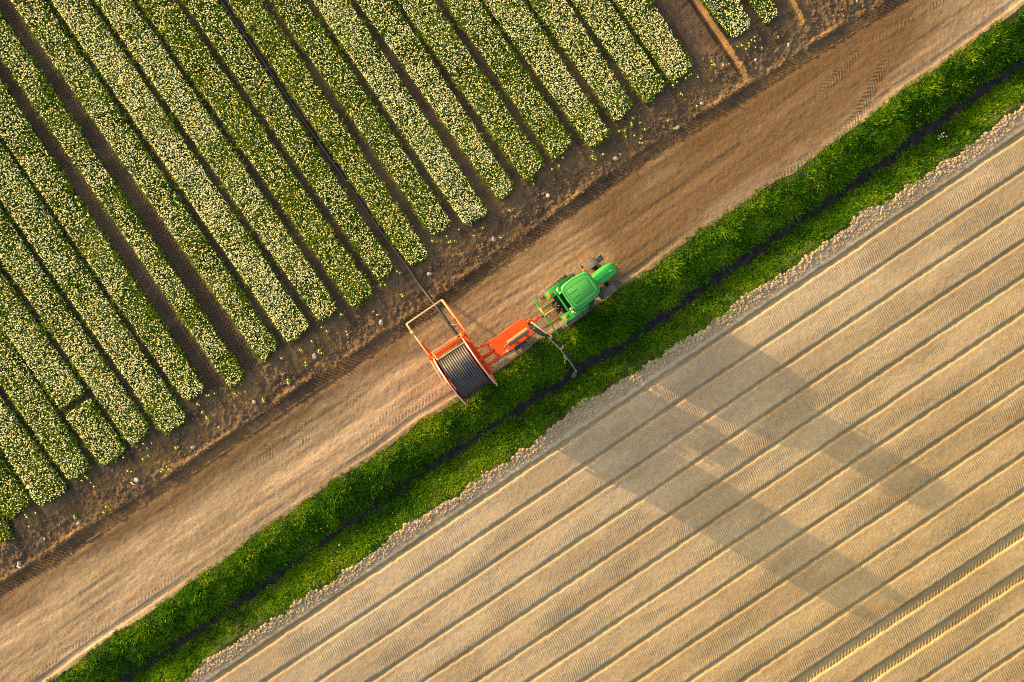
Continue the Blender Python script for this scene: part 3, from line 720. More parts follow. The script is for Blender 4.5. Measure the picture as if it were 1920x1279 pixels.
# ------------------------------------------------------------------ modelling kit for the machines
class MB:
    def __init__(self): self.bm = bmesh.new()
    def _xf(self, vs_, mat): bmesh.ops.transform(self.bm, matrix=mat, verts=vs_)
    def box(self, c, s, rot=(0, 0, 0), bev=0.012):
        r = bmesh.ops.create_cube(self.bm, size=1.0); vs_ = r['verts']
        for q in vs_: q.co = Vector((q.co.x * s[0], q.co.y * s[1], q.co.z * s[2]))
        b_ = min(bev, min(s) * 0.3)
        if b_ > 0.002:
            es = list({e_ for q in vs_ for e_ in q.link_edges})
            rr = bmesh.ops.bevel(self.bm, geom=es, offset=b_, segments=2, affect='EDGES', profile=0.5)
            vs_ = list({q for f in rr['faces'] for q in f.verts} | {q for q in vs_ if q.is_valid})
        from mathutils import Euler
        self._xf(vs_, Matrix.Translation(c) @ Euler(rot).to_matrix().to_4x4()); return self
    def beam(self, p, q, w, h, bev=0.01):
        p, q = Vector(p), Vector(q); d = q - p; ln = d.length
        m3 = d.to_track_quat('X', 'Z').to_matrix().to_4x4()
        r = bmesh.ops.create_cube(self.bm, size=1.0); vs_ = r['verts']
        for t in vs_: t.co = Vector((t.co.x * ln, t.co.y * w, t.co.z * h))
        es = list({e_ for t in vs_ for e_ in t.link_edges})
        rr = bmesh.ops.bevel(self.bm, geom=es, offset=min(bev, w * .3, h * .3), segments=2, affect='EDGES', profile=0.5)
        vs_ = list({t for f in rr['faces'] for t in f.verts} | {t for t in vs_ if t.is_valid})
        self._xf(vs_, Matrix.Translation((p + q) / 2) @ m3); return self
    def tube(self, pts, r, n=10, cap=True):
        pts = [Vector(p) for p in pts]
        rs = r if isinstance(r, (list, tuple)) else [r] * len(pts)
        rings = []; up = Vector((0, 0, 1))
        for i_, p in enumerate(pts):
            d = (pts[min(i_ + 1, len(pts) - 1)] - pts[max(i_ - 1, 0)]).normalized()
            if i_ == 0:
                sidev = d.cross(up)
                if sidev.length < 1e-3: sidev = d.cross(Vector((1, 0, 0)))
            else: sidev = sidev - d * sidev.dot(d)
            sidev.normalize(); nn = sidev.cross(d)
            rings.append([self.bm.verts.new(p + (sidev * math.cos(2 * math.pi * k / n) + nn * math.sin(2 * math.pi * k / n)) * rs[i_]) for k in range(n)])
        self._skin(rings, cap); return self
    def _skin(self, rings, cap=True, closed=True):
        for a_, b_ in zip(rings[:-1], rings[1:]):
            n = len(a_)
            for k in range(n if closed else n - 1):
                self.bm.faces.new((a_[k], a_[(k + 1) % n], b_[(k + 1) % n], b_[k]))
        if cap and closed:
            self.bm.faces.new(list(reversed(rings[0]))); self.bm.faces.new(rings[-1])
    def loft(self, secs, cap=True):
        self._skin([[self.bm.verts.new(p) for p in s_] for s_ in secs], cap); return self
    def cyl(self, p, q, r, n=20): return self.tube([p, q], r, n)
    def lathe(self, prof, n=40, c=(0, 0, 0), axis='Y'):
        """prof: closed loop of (radius, along-axis)"""
        rings = []
        for k in range(n):
            a_ = 2 * math.pi * k / n; cs, sn = math.cos(a_), math.sin(a_)
            ring_ = []
            for (r_, t) in prof:
                p = (r_ * cs, t, r_ * sn) if axis == 'Y' else (t, r_ * cs, r_ * sn)
                ring_.append(self.bm.verts.new((p[0] + c[0], p[1] + c[1], p[2] + c[2])))
            rings.append(ring_)
        rings.append(rings[0]); self._skin(rings, cap=False); return self
    def build(self, name, mat, parent=None, ang=35, loc=None):
        bmesh.ops.recalc_face_normals(self.bm, faces=self.bm.faces[:])
        me = bpy.data.meshes.new(name); self.bm.to_mesh(me); self.bm.free()
        me.polygons.foreach_set('use_smooth', np.ones(len(me.polygons), bool)); me.set_sharp_from_angle(angle=R(ang))
        o = link(name, me, mat, parent)
        if loc: o.location = loc
        return o
def smooth_path(pts, n=8):
    pts = [Vector(p) for p in pts]; P_ = [pts[0] * 2 - pts[1]] + pts + [pts[-1] * 2 - pts[-2]]; o = []
    for i_ in range(1, len(P_) - 2):
        a_, b_, c_, d_ = P_[i_ - 1:i_ + 3]
        for k in range(n):
            t = k / n
            o.append(0.5 * ((2 * b_) + (c_ - a_) * t + (2 * a_ - 5 * b_ + 4 * c_ - d_) * t * t + (3 * b_ - a_ - 3 * c_ + d_) * t ** 3))
    return o + [pts[-1]]

M_GREEN = paint('tractor_green_paint', (0.004, 0.29, 0.022), 0.30, 0, 0.22, (0.10, 0.16, 0.05), 0.5, 6, 0.3)
M_ROOFP = paint('sky_sheen_green_panel', (0.030, 0.27, 0.038), 0.5, 0, 0.20, (0.11, 0.22, 0.07), 0.5, 6)  # pale sky sheen of the roof panels mixed into the green
M_DKGREEN = paint('dark_green_seam', (0.006, 0.12, 0.02), 0.5, 0, 0.1)
M_YELLOW = paint('yellow_paint', (0.62, 0.42, 0.02), 0.4, 0, 0.3)
M_BLACK = paint('black_steel', (0.018, 0.018, 0.020), 0.5, 0, 0.5, (0.09, 0.065, 0.045))
M_TYRE = paint('dusty_tyre_rubber', (0.085, 0.076, 0.072), 0.9, 0, 0.95, (0.20, 0.165, 0.13), 0.3, 7)
M_FEND = paint('dusty_grey_plastic', (0.085, 0.08, 0.075), 0.65, 0, 0.8, (0.22, 0.18, 0.13), 0.4, 4)
M_GLASS = paint('tinted_cab_glass', (0.012, 0.018, 0.016), 0.08, 0, 0.1)
M_AMBER = paint('amber_lens', (0.85, 0.15, 0.003), 0.25, 0, 0.0)
M_LAMP = paint('clear_lamp_lens', (0.62, 0.64, 0.62), 0.15, 0, 0.1)
M_ORANGE = paint('orange_machine_paint', (0.72, 0.072, 0.002), 0.45, 0, 0.22, (0.42, 0.08, 0.01), 0.3, 4)
M_CREAM = paint('galvanised_cream_bar', (0.52, 0.41, 0.21), 0.45, 0.0, 0.3, (0.30, 0.22, 0.12))
M_RIMW = paint('pale_lilac_steel', (0.55, 0.50, 0.52), 0.4, 0.2, 0.25, (0.40, 0.14, 0.05))
M_HOSE = paint('black_polythene_hose', (0.014, 0.019, 0.034), 0.34, 0, 0.45, (0.12, 0.088, 0.040), 0.8, 3)
M_HOSE2 = paint('black_wet_hose', (0.010, 0.011, 0.016), 0.35, 0, 0.15, (0.04, 0.034, 0.03), 0.5, 3)
M_RUST = paint('heat_browned_steel', (0.17, 0.125, 0.07), 0.5, 0.3, 0.5, (0.20, 0.13, 0.07))
M_STEEL = paint('grey_steel', (0.24, 0.23, 0.22), 0.4, 0.5, 0.4)

def wheel(parent, x, y, rad, w, lugs, rim_m, lug_h):
    hub = bpy.data.objects.new('wheel', None); hub.empty_display_size = .2; hub.location = (x, y, rad); COL.objects.link(hub); hub.parent = parent
    t = MB(); ri, hw = rad * 0.60, w / 2; ro = rad - lug_h
    prof = [(ri, -hw * .8), (ri + (ro - ri) * .35, -hw), (ro - .07, -hw * 0.97), (ro - .015, -hw * .78), (ro, -hw * .4), (ro + .004, 0), (ro, hw * .4), (ro - .015, hw * .78), (ro - .07, hw * .97), (ri + (ro - ri) * .35, hw), (ri, hw * .8)]
    t.lathe(prof, 48)
    for k in range(lugs):
        for s_ in (1, -1):
            a_ = 2 * math.pi * (k + (0.5 if s_ > 0 else 0)) / lugs
            pts = []
            for f_ in (0.02, 0.5, 1.0):
                yy = s_ * hw * (0.02 + 0.93 * f_); aa = a_ + 0.20 * f_ * (0.65 / rad); rr_ = ro - 0.012 - (0.03 if f_ == 1.0 else 0)
                pts.append((aa, yy, rr_))
            secs = []
            for aa, yy, rr_ in pts:
                hwid = 0.028 / rad * 1.0
                secs.append([((rr_ + dz_) * math.cos(aa + da), yy, (rr_ + dz_) * math.sin(aa + da)) for da, dz_ in ((-hwid, 0), (-hwid * .7, lug_h + .012), (hwid * .7, lug_h + .012), (hwid, 0))])
            t.loft(secs)
    t.build('tyre', M_TYRE, hub, 40)
    r_ = MB()
    ws = 1 if y > 0 else -1
    r_.lathe([(ri + .01, -hw * .75), (ri - .03, -hw * .7), (ri - .05, -hw * .2), (ri * .55, ws * hw * .25 - .02), (0.10, ws * hw * .3), (0.03, ws * hw * .55), (0.03, ws * hw * .3 - .05), (ri * .5, ws * hw * .25 - .06), (ri - .09, -hw * .25), (ri - .06, hw * .7), (ri + .01, hw * .75), (ri - .03, hw * .2)], 32)
    r_.build('rim', rim_m, hub, 40)
    return hub
def arc_fender(mb, x, y0, y1, zc, rad, a0, a1, th=0.025, n=14, y0b=None, y1b=None):
    secs = []
    for k in range(n + 1):
        f_ = k / n; a_ = R(a0 + (a1 - a0) * f_)
        ya, yb = y0 + ((y0b if y0b is not None else y0) - y0) * f_, y1 + ((y1b if y1b is not None else y1) - y1) * f_
        q = lambda r_, y_: (x + r_ * math.cos(a_), y_, zc + r_ * math.sin(a_))
        secs.append([q(rad - th, ya), q(rad, ya + .015), q(rad + .008, (ya + yb) / 2), q(rad, yb - .015), q(rad - th - .03, yb), q(rad - th - .035, (ya + yb) / 2)])
    mb.loft(secs)

# ------------------------------------------------------------------ tractor
tx, ty = P(1055.4, 568.1)
TR = empty('tractor', (float(tx), float(ty), -0.02), R(34.9), 'green farm tractor with amber lamps standing on the track by the grass verge', 'tractor')
for s_ in (1, -1):
    wheel(TR, 0, 0.92 * s_, 0.90, 0.40, 20, M_YELLOW, 0.030)
    wheel(TR, 2.35, 0.78 * s_, 0.63, 0.30, 15, M_YELLOW, 0.036)
    f_ = MB(); arc_fender(f_, 0.0, *((0.50, 0.93) if s_ > 0 else (-0.93, -0.50)), 0.89, 0.98, 20, 131)
    if s_ > 0: f_.box((0.42, 0.60, 1.45), (0.9, .05, .5), (0, 0, 0), .02)
    else: f_.box((0.42, -0.60, 1.45), (0.9, .05, .5), (0, 0, 0), .02)
    fo = f_.build('rear_fender', M_GREEN, TR)
    l_ = MB(); l_.box((0, 0, 0), (.16, .26, .07), (0, 0, 0), .03); lo = l_.build('indicator_lamp', M_AMBER, fo); lo.location = (-0.47, 0.72 * s_, 1.775); lo.rotation_euler = (0, -.48, 0)
    b_ = MB(); b_.box((0, 0, 0), (.10, .15, .05), (0, 0, 0), .02); bo = b_.build('lamp_bracket', M_DKGREEN, fo); bo.location = (-0.32, 0.66 * s_, 1.835); bo.rotation_euler = (0, -.4, 0)
    f_ = MB(); arc_fender(f_, 2.35, *((0.60, 1.03) if s_ > 0 else (-1.03, -0.60)), 0.63, 0.72, 75, 168, .02)
    f_.beam((2.2, .35 * s_, .9), (2.2, .8 * s_, 1.30), .05, .05)
    f_.build('front_fender', M_FEND, TR)
    m_ = MB(); m_.tube([(1.62, .58 * s_, 2.45), (1.66, .80 * s_, 2.5), (1.64, .86 * s_, 2.4)], .018); m_.box((1.62, .90 * s_, 2.22), (.07, .20, .32), (0, 0, .2 * s_), .03); m_.build('mirror', M_BLACK, TR)
    a_ = MB(); a_.beam((-.18, .34 * s_, .55), (-1.14, .42 * s_ - .1, .72), .05, .08); a_.build('lift_arm', M_YELLOW if s_ < 0 else M_GREEN, TR)
    w_ = MB(); w_.tube(smooth_path([(.06, .50 * s_, 2.52), (-.06, .58 * s_, 2.5), (-.08, .70 * s_, 2.45), (.05, .76 * s_, 2.4)], 5), .022, 8); w_.build('grab_rail', M_CREAM, TR)
    for yy in (.46, .66):
        h_ = MB(); h_.lathe([(0.0, -.05), (.036, -.04), (.042, .02), (.038, .05), (0.0, .06)], 16, axis='X'); ho = h_.build('work_lamp', M_LAMP, TR); ho.location = (-.05, yy * s_, 2.56); ho.rotation_euler = (0, .5, 0)
    st_ = MB()
    for zz, oo in ((.45, .90), (.75, .86), (1.05, .82)): st_.box((1.05, oo * s_ - .02 * s_, zz), (.42, .20, .035), (0, 0, 0), .01)
    for xx in (.86, 1.24): st_.beam((xx, .93 * s_, .42), (xx, .74 * s_, 1.15), .03, .04)
    st_.build('step', M_BLACK, TR)
b = MB()
b.box((2.30, 0, .78), (1.5, .50, .50), (0, 0, 0), .05); b.box((1.0, 0, .75), (1.6, .62, .6), (0, 0, 0), .05); b.box((-.05, 0, .89), (.55, 1.5, .38), (0, 0, 0), .08); b.box((2.35, 0, .60), (.18, 1.35, .18), (0, 0, 0), .04)
b.box((1.1, .55, .62), (.75, .34, .5), (0, 0, 0), .08); b.box((1.1, -.55, .62), (.75, .34, .5), (0, 0, 0), .08)
b.build('chassis', M_BLACK, TR)
def hood_sec(x, hw, zt, zb):
    o = []
    for a_ in range(0, 181, 15):
        t = R(a_); c_, s2 = math.cos(t), math.sin(t)
        o.append((x, hw * math.copysign(abs(c_) ** 0.55, c_), zb + (zt - zb) * (0.55 + 0.45 * s2 ** 0.6)))
    return [(x, hw, zb)] + o + [(x, -hw, zb)]
b = MB(); b.loft([hood_sec(*q) for q in ((1.50, .26, 1.70, 1.0), (1.75, .285, 1.74, .98), (2.05, .335, 1.73, .95), (2.40, .365, 1.70, .92), (2.70, .365, 1.65, .88), (2.92, .335, 1.58, .85), (3.04, .28, 1.49, .85), (3.11, .19, 1.38, .88), (3.13, .10, 1.30, .92))])
HD = b.build('hood', M_GREEN, TR, 50)
b = MB(); b.box((2.18, -.05, 1.722), (1.15, .022, .03), (0, .03, 0), .006); b.build('hood_ridge_highlight', M_ROOFP, HD)  # added pale strip that paints the highlight along the hood ridge
b = MB(); b.box((2.72, -.055, 1.668), (.20, .035, .02), (0, .17, 0), .008); b.build('hood_glint_bar', M_LAMP, HD)  # added white bar, the painted bright end of the ridge highlight
for s_ in (1, -1):
    b = MB(); b.box((2.2, .368 * s_, 1.30), (.9, .014, .07), (0, 0, 0), .004); b.build('side_stripe', M_YELLOW, HD)
    b = MB(); b.box((3.05, .20 * s_, 1.24), (.08, .13, .12), (0, 0, -.5 * s_), .03); b.build('headlight', M_LAMP, TR)
    b = MB(); b.box((2.55, .372 * s_, 1.10), (.7, .016, .22), (0, 0, 0), .006); b.build('grille', M_BLACK, HD)
wt = MB()
for k in range(7): wt.box((3.30, -.24 + k * .08, .74), (.30, .055, .34), (0, 0, 0), .02)
wt.box((3.16, 0, .70), (.10, .56, .22), (0, 0, 0), .02)
wt.build('front_weights', M_BLACK, TR)
wt = MB()
for k in range(6): wt.box((3.31, -.20 + k * .08, .86), (.24, .018, .10), (0, 0, 0), .004)
wt.build('weight_sunlit_stripes', M_YELLOW, TR)  # yellow sunlight on the weights, made as painted strips between plates
# cab: glass body, posts, roof
def rr(x0, x1, wr, wm, wf, z, k=1.0, rad=.16):
    """cab roof outline: barrel sides, rounded corners, counter-clockwise"""
    cx_ = (x0 + x1) / 2; hl = (x1 - x0) / 2
    o = []
    for q in range(48):
        t = 2 * math.pi * q / 48; c_, s2 = math.cos(t), math.sin(t)
        ex = math.copysign(abs(c_) ** 0.24, c_); ey = math.copysign(abs(s2) ** 0.24, s2)
        f_ = (ex + 1) / 2
        hwid = (wr * (1 - f_) ** 2 + 2 * (2 * wm - .5 * (wr + wf)) * f_ * (1 - f_) + wf * f_ ** 2) / 2
        o.append((cx_ + hl * ex * k + (0.04 * (1 - ey * ey) if ex > 0 else -0.05 * (1 - ey * ey)) * abs(ex), hwid * ey * k, z))
    return o
b = MB(); b.loft([[(.20, -.55, 1.15), (1.62, -.48, 1.15), (1.62, .48, 1.15), (.20, .55, 1.15)], [(.16, -.62, 2.0), (1.60, -.52, 2.0), (1.60, .52, 2.0), (.16, .62, 2.0)], [(.22, -.56, 2.66), (1.50, -.48, 2.66), (1.50, .48, 2.66), (.22, .56, 2.66)]])
CB = b.build('cab', M_GLASS, TR, 20)
b = MB()
for (xa, ya, xb, yb) in ((.22, .56, .23, .57), (1.60, .50, 1.51, .49), (.22, -.56, .23, -.57), (1.60, -.50, 1.51, -.49), (.95, .56, .95, .55), (.95, -.56, .95, -.55)): b.beam((xa, ya, 1.1), (xb, yb, 2.68), .07, .07)
b.box((.9, 0, 1.18), (1.5, 1.08, .14), (0, 0, 0), .03); b.beam((.13, -.5, 2.48), (.13, .5, 2.48), .09, .12)
b.build('cab_frame', M_GREEN, CB)
b = MB(); b.loft([rr(.06, 1.64, 1.36, 1.50, 1.20, z, k) for z, k in ((2.60, .93), (2.64, .985), (2.70, 1.0), (2.77, .995), (2.83, .96), (2.855, .90), (2.865, .84), (2.862, .80))])
RF = b.build('roof', M_GREEN, CB, 60)
b = MB(); b.loft([rr(.17, 1.54, 1.12, 1.26, .98, z, k) for z, k in ((2.85, .98), (2.874, .985), (2.880, .96))]); b.build('roof_inset', M_ROOFP, RF, 40)
b = MB(); b.loft([rr(.12, 1.58, 1.19, 1.34, 1.05, z, k) for z, k in ((2.84, 1.0), (2.868, 1.0), (2.870, .99))]); b.build('roof_seam', M_DKGREEN, RF, 40)
b = MB(); b.loft([[(.235, -.425, z), (1.41, -.385, z), (1.41, .385, z), (.235, .425, z)] for z in (2.86, 2.884)]); b.build('hatch_seam', M_DKGREEN, RF)
b = MB(); b.loft([[(.26 + i_, -.393 + i_, z), (1.376 - i_, -.352 + i_, z), (1.376 - i_, .352 - i_, z), (.26 + i_, .393 - i_, z)] for z, i_ in ((2.875, 0), (2.893, 0), (2.899, .012))]); HT = b.build('roof_hatch', M_ROOFP, RF, 30)
b = MB()
for yy in (-.14, .14): b.box((.50, yy, 2.900), (.46, .026, .008), (0, 0, 0), 0)
b.build('hatch_rib', M_DKGREEN, HT)
b = MB(); b.cyl((1.53, .66, 2.58), (1.53, .70, 2.72), .022, 8); b.tube([(1.53, .70, 2.70), (1.53, .70, 2.73), (1.53, .70, 2.82), (1.53, .70, 2.86), (1.53, .70, 2.87)], [.065, .07, .065, .04, .01], 18); b.build('beacon', M_AMBER, TR)
b = MB(); b.tube([(1.72, -.50, 1.3), (1.72, -.50, 2.5), (1.68, -.50, 2.62)], [.055, .05, .05], 14); b.tube([(1.72, -.50, 1.45), (1.72, -.50, 2.05)], .08, 14); b.build('exhaust', M_BLACK, TR)
hy = MB()
for q in range(22): 
    p = (-.28 - .3 * random.random(), -.30 + .6 * random.random(), .95 + .35 * random.random()); hy.box(p, (.08 + .1 * random.random(), .07 + .08 * random.random(), .10), (random.random(), random.random(), random.random()), .015)
for q in range(7): 
    y0 = -.28 + .09 * q; hy.tube(smooth_path([(-.25, y0, 1.2), (-.5, y0 + .05, 1.25 + .1 * (q % 3)), (-.72, y0 * .6 + .03 * (-1) ** q, .95), (-1.0, y0 * .3, .75)], 5), .014, 6)
hy.build('rear_hydraulics', M_BLACK, TR)
b = MB(); b.tube([(-.14, -.46, 1.95), (-.14, .46, 1.95)], .05, 12); b.beam((-.14, -.42, 1.95), (.2, -.45, 1.9), .06, .06); b.beam((-.14, .42, 1.95), (.2, .45, 1.9), .06, .06); b.build('rear_guard_bar', M_GREEN, TR)
hy = MB()
for q in range(5): hy.box((-.34 - .12 * (q % 2), -.22 + .11 * q, 1.33), (.05, .05, .05), (.3, .5, q), .015)
hy.build('hydraulic_coupler', M_STEEL, TR)
b = MB(); b.beam((-.30, .0, 1.15), (-1.15, .02, 1.0), .05, .06); b.build('top_link', M_YELLOW, TR)
b = MB(); b.beam((-1.19, -1.20, .80), (-1.19, 1.20, .80), .085, .10, .02); b.build('hitch_crossbar', M_GREEN, TR)
b = MB(); b.beam((-1.19, -.05, .885), (-1.19, .46, .885), .10, .07); b.build('hitch_plate', paint('lime_paint', (.36, .46, .02), .4, 0, .2), TR)
b = MB(); b.beam((-.2, .0, .45), (-1.36, .02, .46), .10, .06); b.build('drawbar', M_BLACK, TR)

# ------------------------------------------------------------------ hose reel trailer
RX, RY = P(874, 694); RZ = R(35.5)
RE = empty('hose_reel_trailer', (float(RX), float(RY), -0.02), RZ, 'orange irrigation hose reel trailer with pump set, hitched behind the tractor', 'hose reel')
ZC = 2.0
prof = [(0.60, -.78)]
nwrap = 13; pitch = 1.56 / nwrap
for k in range(nwrap):
    x0 = -.78 + pitch * k
    for a_ in range(8): 
        t = math.pi * (1 - (a_ + .5) / 8); prof.append((1.10 + .11 * math.sin(t) ** .7, x0 + pitch / 2 + pitch * .42 * math.cos(t)))
prof.append((0.60, .78))
b = MB(); b.lathe(prof, 96, (0.04, 0, ZC), 'X'); b.build('wound_hose', M_HOSE, RE, 60)
for s_, xx in ((-1, -.82), (1, .93)):
    b = MB(); b.lathe([(1.33, -.022), (1.39, -.022), (1.39, .022), (1.33, .022)], 72, (xx, 0, ZC), 'X')
    b.lathe([(.62, -.02), (.70, -.02), (.70, .02), (.62, .02)], 48, (xx, 0, ZC), 'X')
    b.lathe([(.60, -.008), (1.36, -.008), (1.36, .008), (.60, .008)], 72, (xx, 0, ZC), 'X')
    for k in range(12):
        a_ = 2 * math.pi * k / 12; b.beam((xx, .14 * math.cos(a_), ZC + .14 * math.sin(a_)), (xx, 1.36 * math.cos(a_), ZC + 1.36 * math.sin(a_)), .05, .05)
    b.lathe([(.05, -.05), (.18, -.05), (.18, .05), (.05, .05)], 24, (xx, 0, ZC), 'X')
    fl = b.build('reel_flange', M_ORANGE, RE, 40)
    b = MB(); b.lathe([(1.386, -.028), (1.412, -.028), (1.412, .028), (1.386, .028)], 72, (xx, 0, ZC), 'X'); b.build('flange_rim', M_RIMW, fl, 40)
b = MB(); b.cyl((-1.05, 0, ZC), (1.15, 0, ZC), .07, 16); b.lathe([(.10, -.78), (.62, -.78), (.62, .80), (.10, .80)], 40, (0, 0, ZC), 'X'); b.build('reel_drum', M_ORANGE, RE, 40)
# frame of the reel
b = MB(); b.beam((1.06, 1.62, 1.30), (1.06, -.85, 1.30), .15, .20, .02); b.box((1.05, 1.60, 1.36), (.22, .2, .26), (0, 0, 0), .03); b.beam((1.06, 0, 1.3), (1.06, 0, ZC), .16, .12)
b.beam((1.06, 1.45, .35), (1.06, 1.45, 1.3), .12, .12); b.beam((1.06, -.8, .35), (1.06, -.8, 1.3), .12, .12); b.beam((1.0, -.75, 1.25), (.93, -1.50, .95), .07, .08); b.build('side_beam', M_ORANGE, RE)
b = MB(); b.beam((-1.00, 1.68, 1.30), (-.97, -.95, 1.30), .12, .20, .02); b.beam((-.97, -.9, 1.28), (-.90, -1.55, .98), .08, .14); b.box((-.99, 1.60, 1.34), (.22, .24, .24), (0, 0, 0), .03); b.beam((-.97, 0, 1.3), (-.97, 0, ZC), .12, .12); b.beam((-.98, 1.45, .35), (-.98, 1.45, 1.3), .12, .12); b.beam((-.97, -.8, .35), (-.97, -.8, 1.3), .12, .12); b.build('side_beam', M_ORANGE, RE)
b = MB(); b.beam((-.64, 1.46, 2.45), (.93, 1.42, 2.45), .16, .14, .015); b.beam((-.66, 1.46, 2.45), (-.95, 1.50, 1.4), .10, .10); b.beam((.93, 1.42, 2.45), (1.03, 1.50, 1.4), .10, .10); b.build('crossbeam', M_ORANGE, RE)
b = MB()
for y_, z_, x0, x1 in ((1.66, 2.55, -.72, 1.0), (1.20, 2.95, -.66, .92)): b.tube([(x0, y_, z_), (x1, y_ - .07, z_)], .014, 8)
for x_, dy in ((-.70, 0), (.96, -.07)): b.tube([(x_, 1.66 + dy, 2.55), (x_, 1.60 + dy, 2.60), (x_ + (.04 if x_ < 0 else -.04), 1.46 + dy, 2.62), (x_ + (.04 if x_ < 0 else -.04), 1.20 + dy, 2.95)], .014, 8)
b.build('guide_rail', M_CREAM, RE)
b = MB(); b.beam((-1.02, 3.64, 1.25), (1.14, 3.60, 1.25), .075, .075); b.beam((1.14, 3.62, 1.25), (1.20, 1.52, 1.42), .085, .085); b.beam((-1.02, 3.66, 1.25), (-1.03, 3.10, 1.28), .085, .085); b.beam((-1.03, 3.12, 1.28), (-1.00, 1.64, 1.42), .07, .075)
b.box((-1.03, 3.12, 1.30), (.16, .14, .14), (0, 0, 0), .02); b.build('cart_lift_frame', M_CREAM, RE)
b = MB(); b.beam((1.20, 3.56, 1.24), (1.30, 1.56, 1.40), .05, .07); b.build('lift_ram', M_ORANGE, RE)
for x_ in (-.88, 1.06):
    b = MB(); b.box((x_, 2.46, 1.30), (.16, .22, .22), (0, 0, .3), .04); b.beam((x_ - .1 if x_ < 0 else x_ + .1, 2.45, 1.3), (x_ - .02 if x_ < 0 else x_ + .02, 1.6, 1.1), .09, .11); b.build('lift_bracket', M_ORANGE, RE)
b = MB(); b.tube([(.78, 2.30, 1.12), (.95, 2.20, 1.16), (1.12, 2.12, 1.2)], .03, 8); b.lathe([(0, -.07), (.07, -.06), (.07, .06), (0, .07)], 14, (1.12, 2.12, 1.2), 'Y'); b.build('hose_guide_valve', M_STEEL, RE)
b = MB(); b.beam((-1.11, 1.42, 1.22), (-1.22, 0.02, 1.22), .065, .06); b.beam((-1.16, .8, 1.2), (-1.0, .8, 1.25), .05, .05); b.build('support_bar', M_CREAM, RE)
b = MB(); b.beam((.98, -.90, 1.45), (.90, -1.58, 1.30), .06, .05); b.build('tail_bar', M_CREAM, RE)
# chassis and wheels
b = MB(); b.beam((-.9, 0, .62), (3.9, 0, .62), .20, .20, .02); b.beam((0, -1.0, .62), (0, 1.0, .62), .16, .16); b.box((.05, 0, .8), (1.7, 1.5, .12), (0, 0, 0), .03); b.beam((-.98, 1.45, .38), (1.06, 1.45, .38), .12, .12); b.beam((-.97, -.8, .38), (1.06, -.8, .38), .12, .12); b.build('chassis_frame', M_ORANGE, RE)
for s_ in (1, -1): wheel(RE, 0.05, .86 * s_, .45, .24, 14, M_STEEL, .02)
wheel(RE, 3.05, -.60, .38, .22, 12, M_STEEL, .02); wheel(RE, 3.05, .42, .38, .22, 12, M_STEEL, .02)
for (p_, q_) in (((1.12, .60, 1.02), (1.88, .42, 1.02)), ((1.12, .05, 1.02), (1.72, .02, 1.02)), ((1.10, -.46, 1.02), (1.84, -.40, 1.02))):
    b = MB(); b.beam(p_, q_, .13, .14, .015); b.build('strut', M_ORANGE, RE)
b = MB(); b.beam((1.76, .52, .98), (1.62, .02, .99), .10, .12); b.beam((1.70, .03, .99), (1.84, -.42, .98), .10, .12); b.build('strut_plate', M_ORANGE, RE)
# pump engine under an orange cover
b = MB(); z0, z1 = 1.02, 1.38
out_ = [(1.87, .50), (1.87, -.50), (3.92, -.50), (3.98, .33), (3.86, .49)]
b.loft([[(x_, y_, z0) for x_, y_ in out_], [(x_, y_, z1 - .02) for x_, y_ in out_], [(2.895 + (x_ - 2.895) * .985, y_ * .965, z1) for x_, y_ in out_]])
EC = b.build('engine_cover', M_ORANGE, RE, 30)
b = MB(); b.box((2.86, 0, 1.382), (.014, .93, .010), (0, 0, 0), 0); b.build('cover_seam', M_BLACK, EC)
b = MB(); b.cyl((2.60, -.16, 1.60), (3.78, -.16, 1.60), .155, 28); b.cyl((2.58, -.16, 1.60), (2.63, -.16, 1.60), .162, 28); b.cyl((3.74, -.16, 1.60), (3.80, -.16, 1.60), .162, 28)
for x_ in (2.9, 3.5): b.box((x_, -.16, 1.42), (.06, .2, .16), (0, 0, 0), .01)
MU = b.build('muffler', M_RUST, EC, 40)
b = MB(); b.tube(smooth_path([(2.62, -.16, 1.60), (2.45, -.17, 1.60), (2.36, -.20, 1.62), (2.30, -.24, 1.66)], 5), .045, 12); b.build('exhaust_pipe', M_RUST, MU)
b = MB(); b.tube([(2.36, -.42, 1.38), (2.36, -.42, 1.46)], [.05, .045], 14); b.build('filler_cap', M_LAMP, EC)
b = MB(); b.tube([(2.10, -.38, 1.40), (2.30, -.44, 1.40)], .012, 6); b.build('cover_handle', M_CREAM, EC)
b = MB(); b.box((2.9, -.05, .86), (1.7, .72, .42), (0, 0, 0), .06)
for q in range(14): b.box((2.2 + 1.5 * random.random(), -.42 - .12 * random.random(), .62 + .35 * random.random()), (.12, .10, .12), (random.random(), random.random(), random.random()), .02)
b.build('pump_engine', M_BLACK, RE)
b = MB(); b.beam((1.76, -.63, .98), (2.06, -.64, .98), .06, .05); b.build('side_marker', M_LAMP, RE)
b = MB(); b.beam((3.85, .10, .72), (4.75, .02, .60), .13, .12); b.box((4.10, .16, .78), (.3, .16, .16), (0, 0, .3), .03); b.box((4.45, .04, .70), (.20, .2, .14), (0, 0, .4), .03); b.build('tongue', M_ORANGE, RE)
b = MB(); b.lathe([(.035, -.04), (.09, -.04), (.09, .04), (.035, .04)], 18, (4.84, .01, .52), 'Y'); b.build('tow_eye', M_STEEL, RE)
b = MB(); b.cyl((4.05, -.2, .95), (3.92, .05, .95), .19, 20); b.box((4.02, 0.02, 1.22), (.16, .2, .2), (0, 0, 0), .04); b.build('pump', M_BLACK, RE)
b = MB(); b.beam((4.18, .02, 1.36), (4.44, -.84, 1.44), .055, .05); b.box((4.18, .02, 1.33), (.12, .1, .10), (0, 0, .2), .02); b.build('boom_bar', M_CREAM, RE)

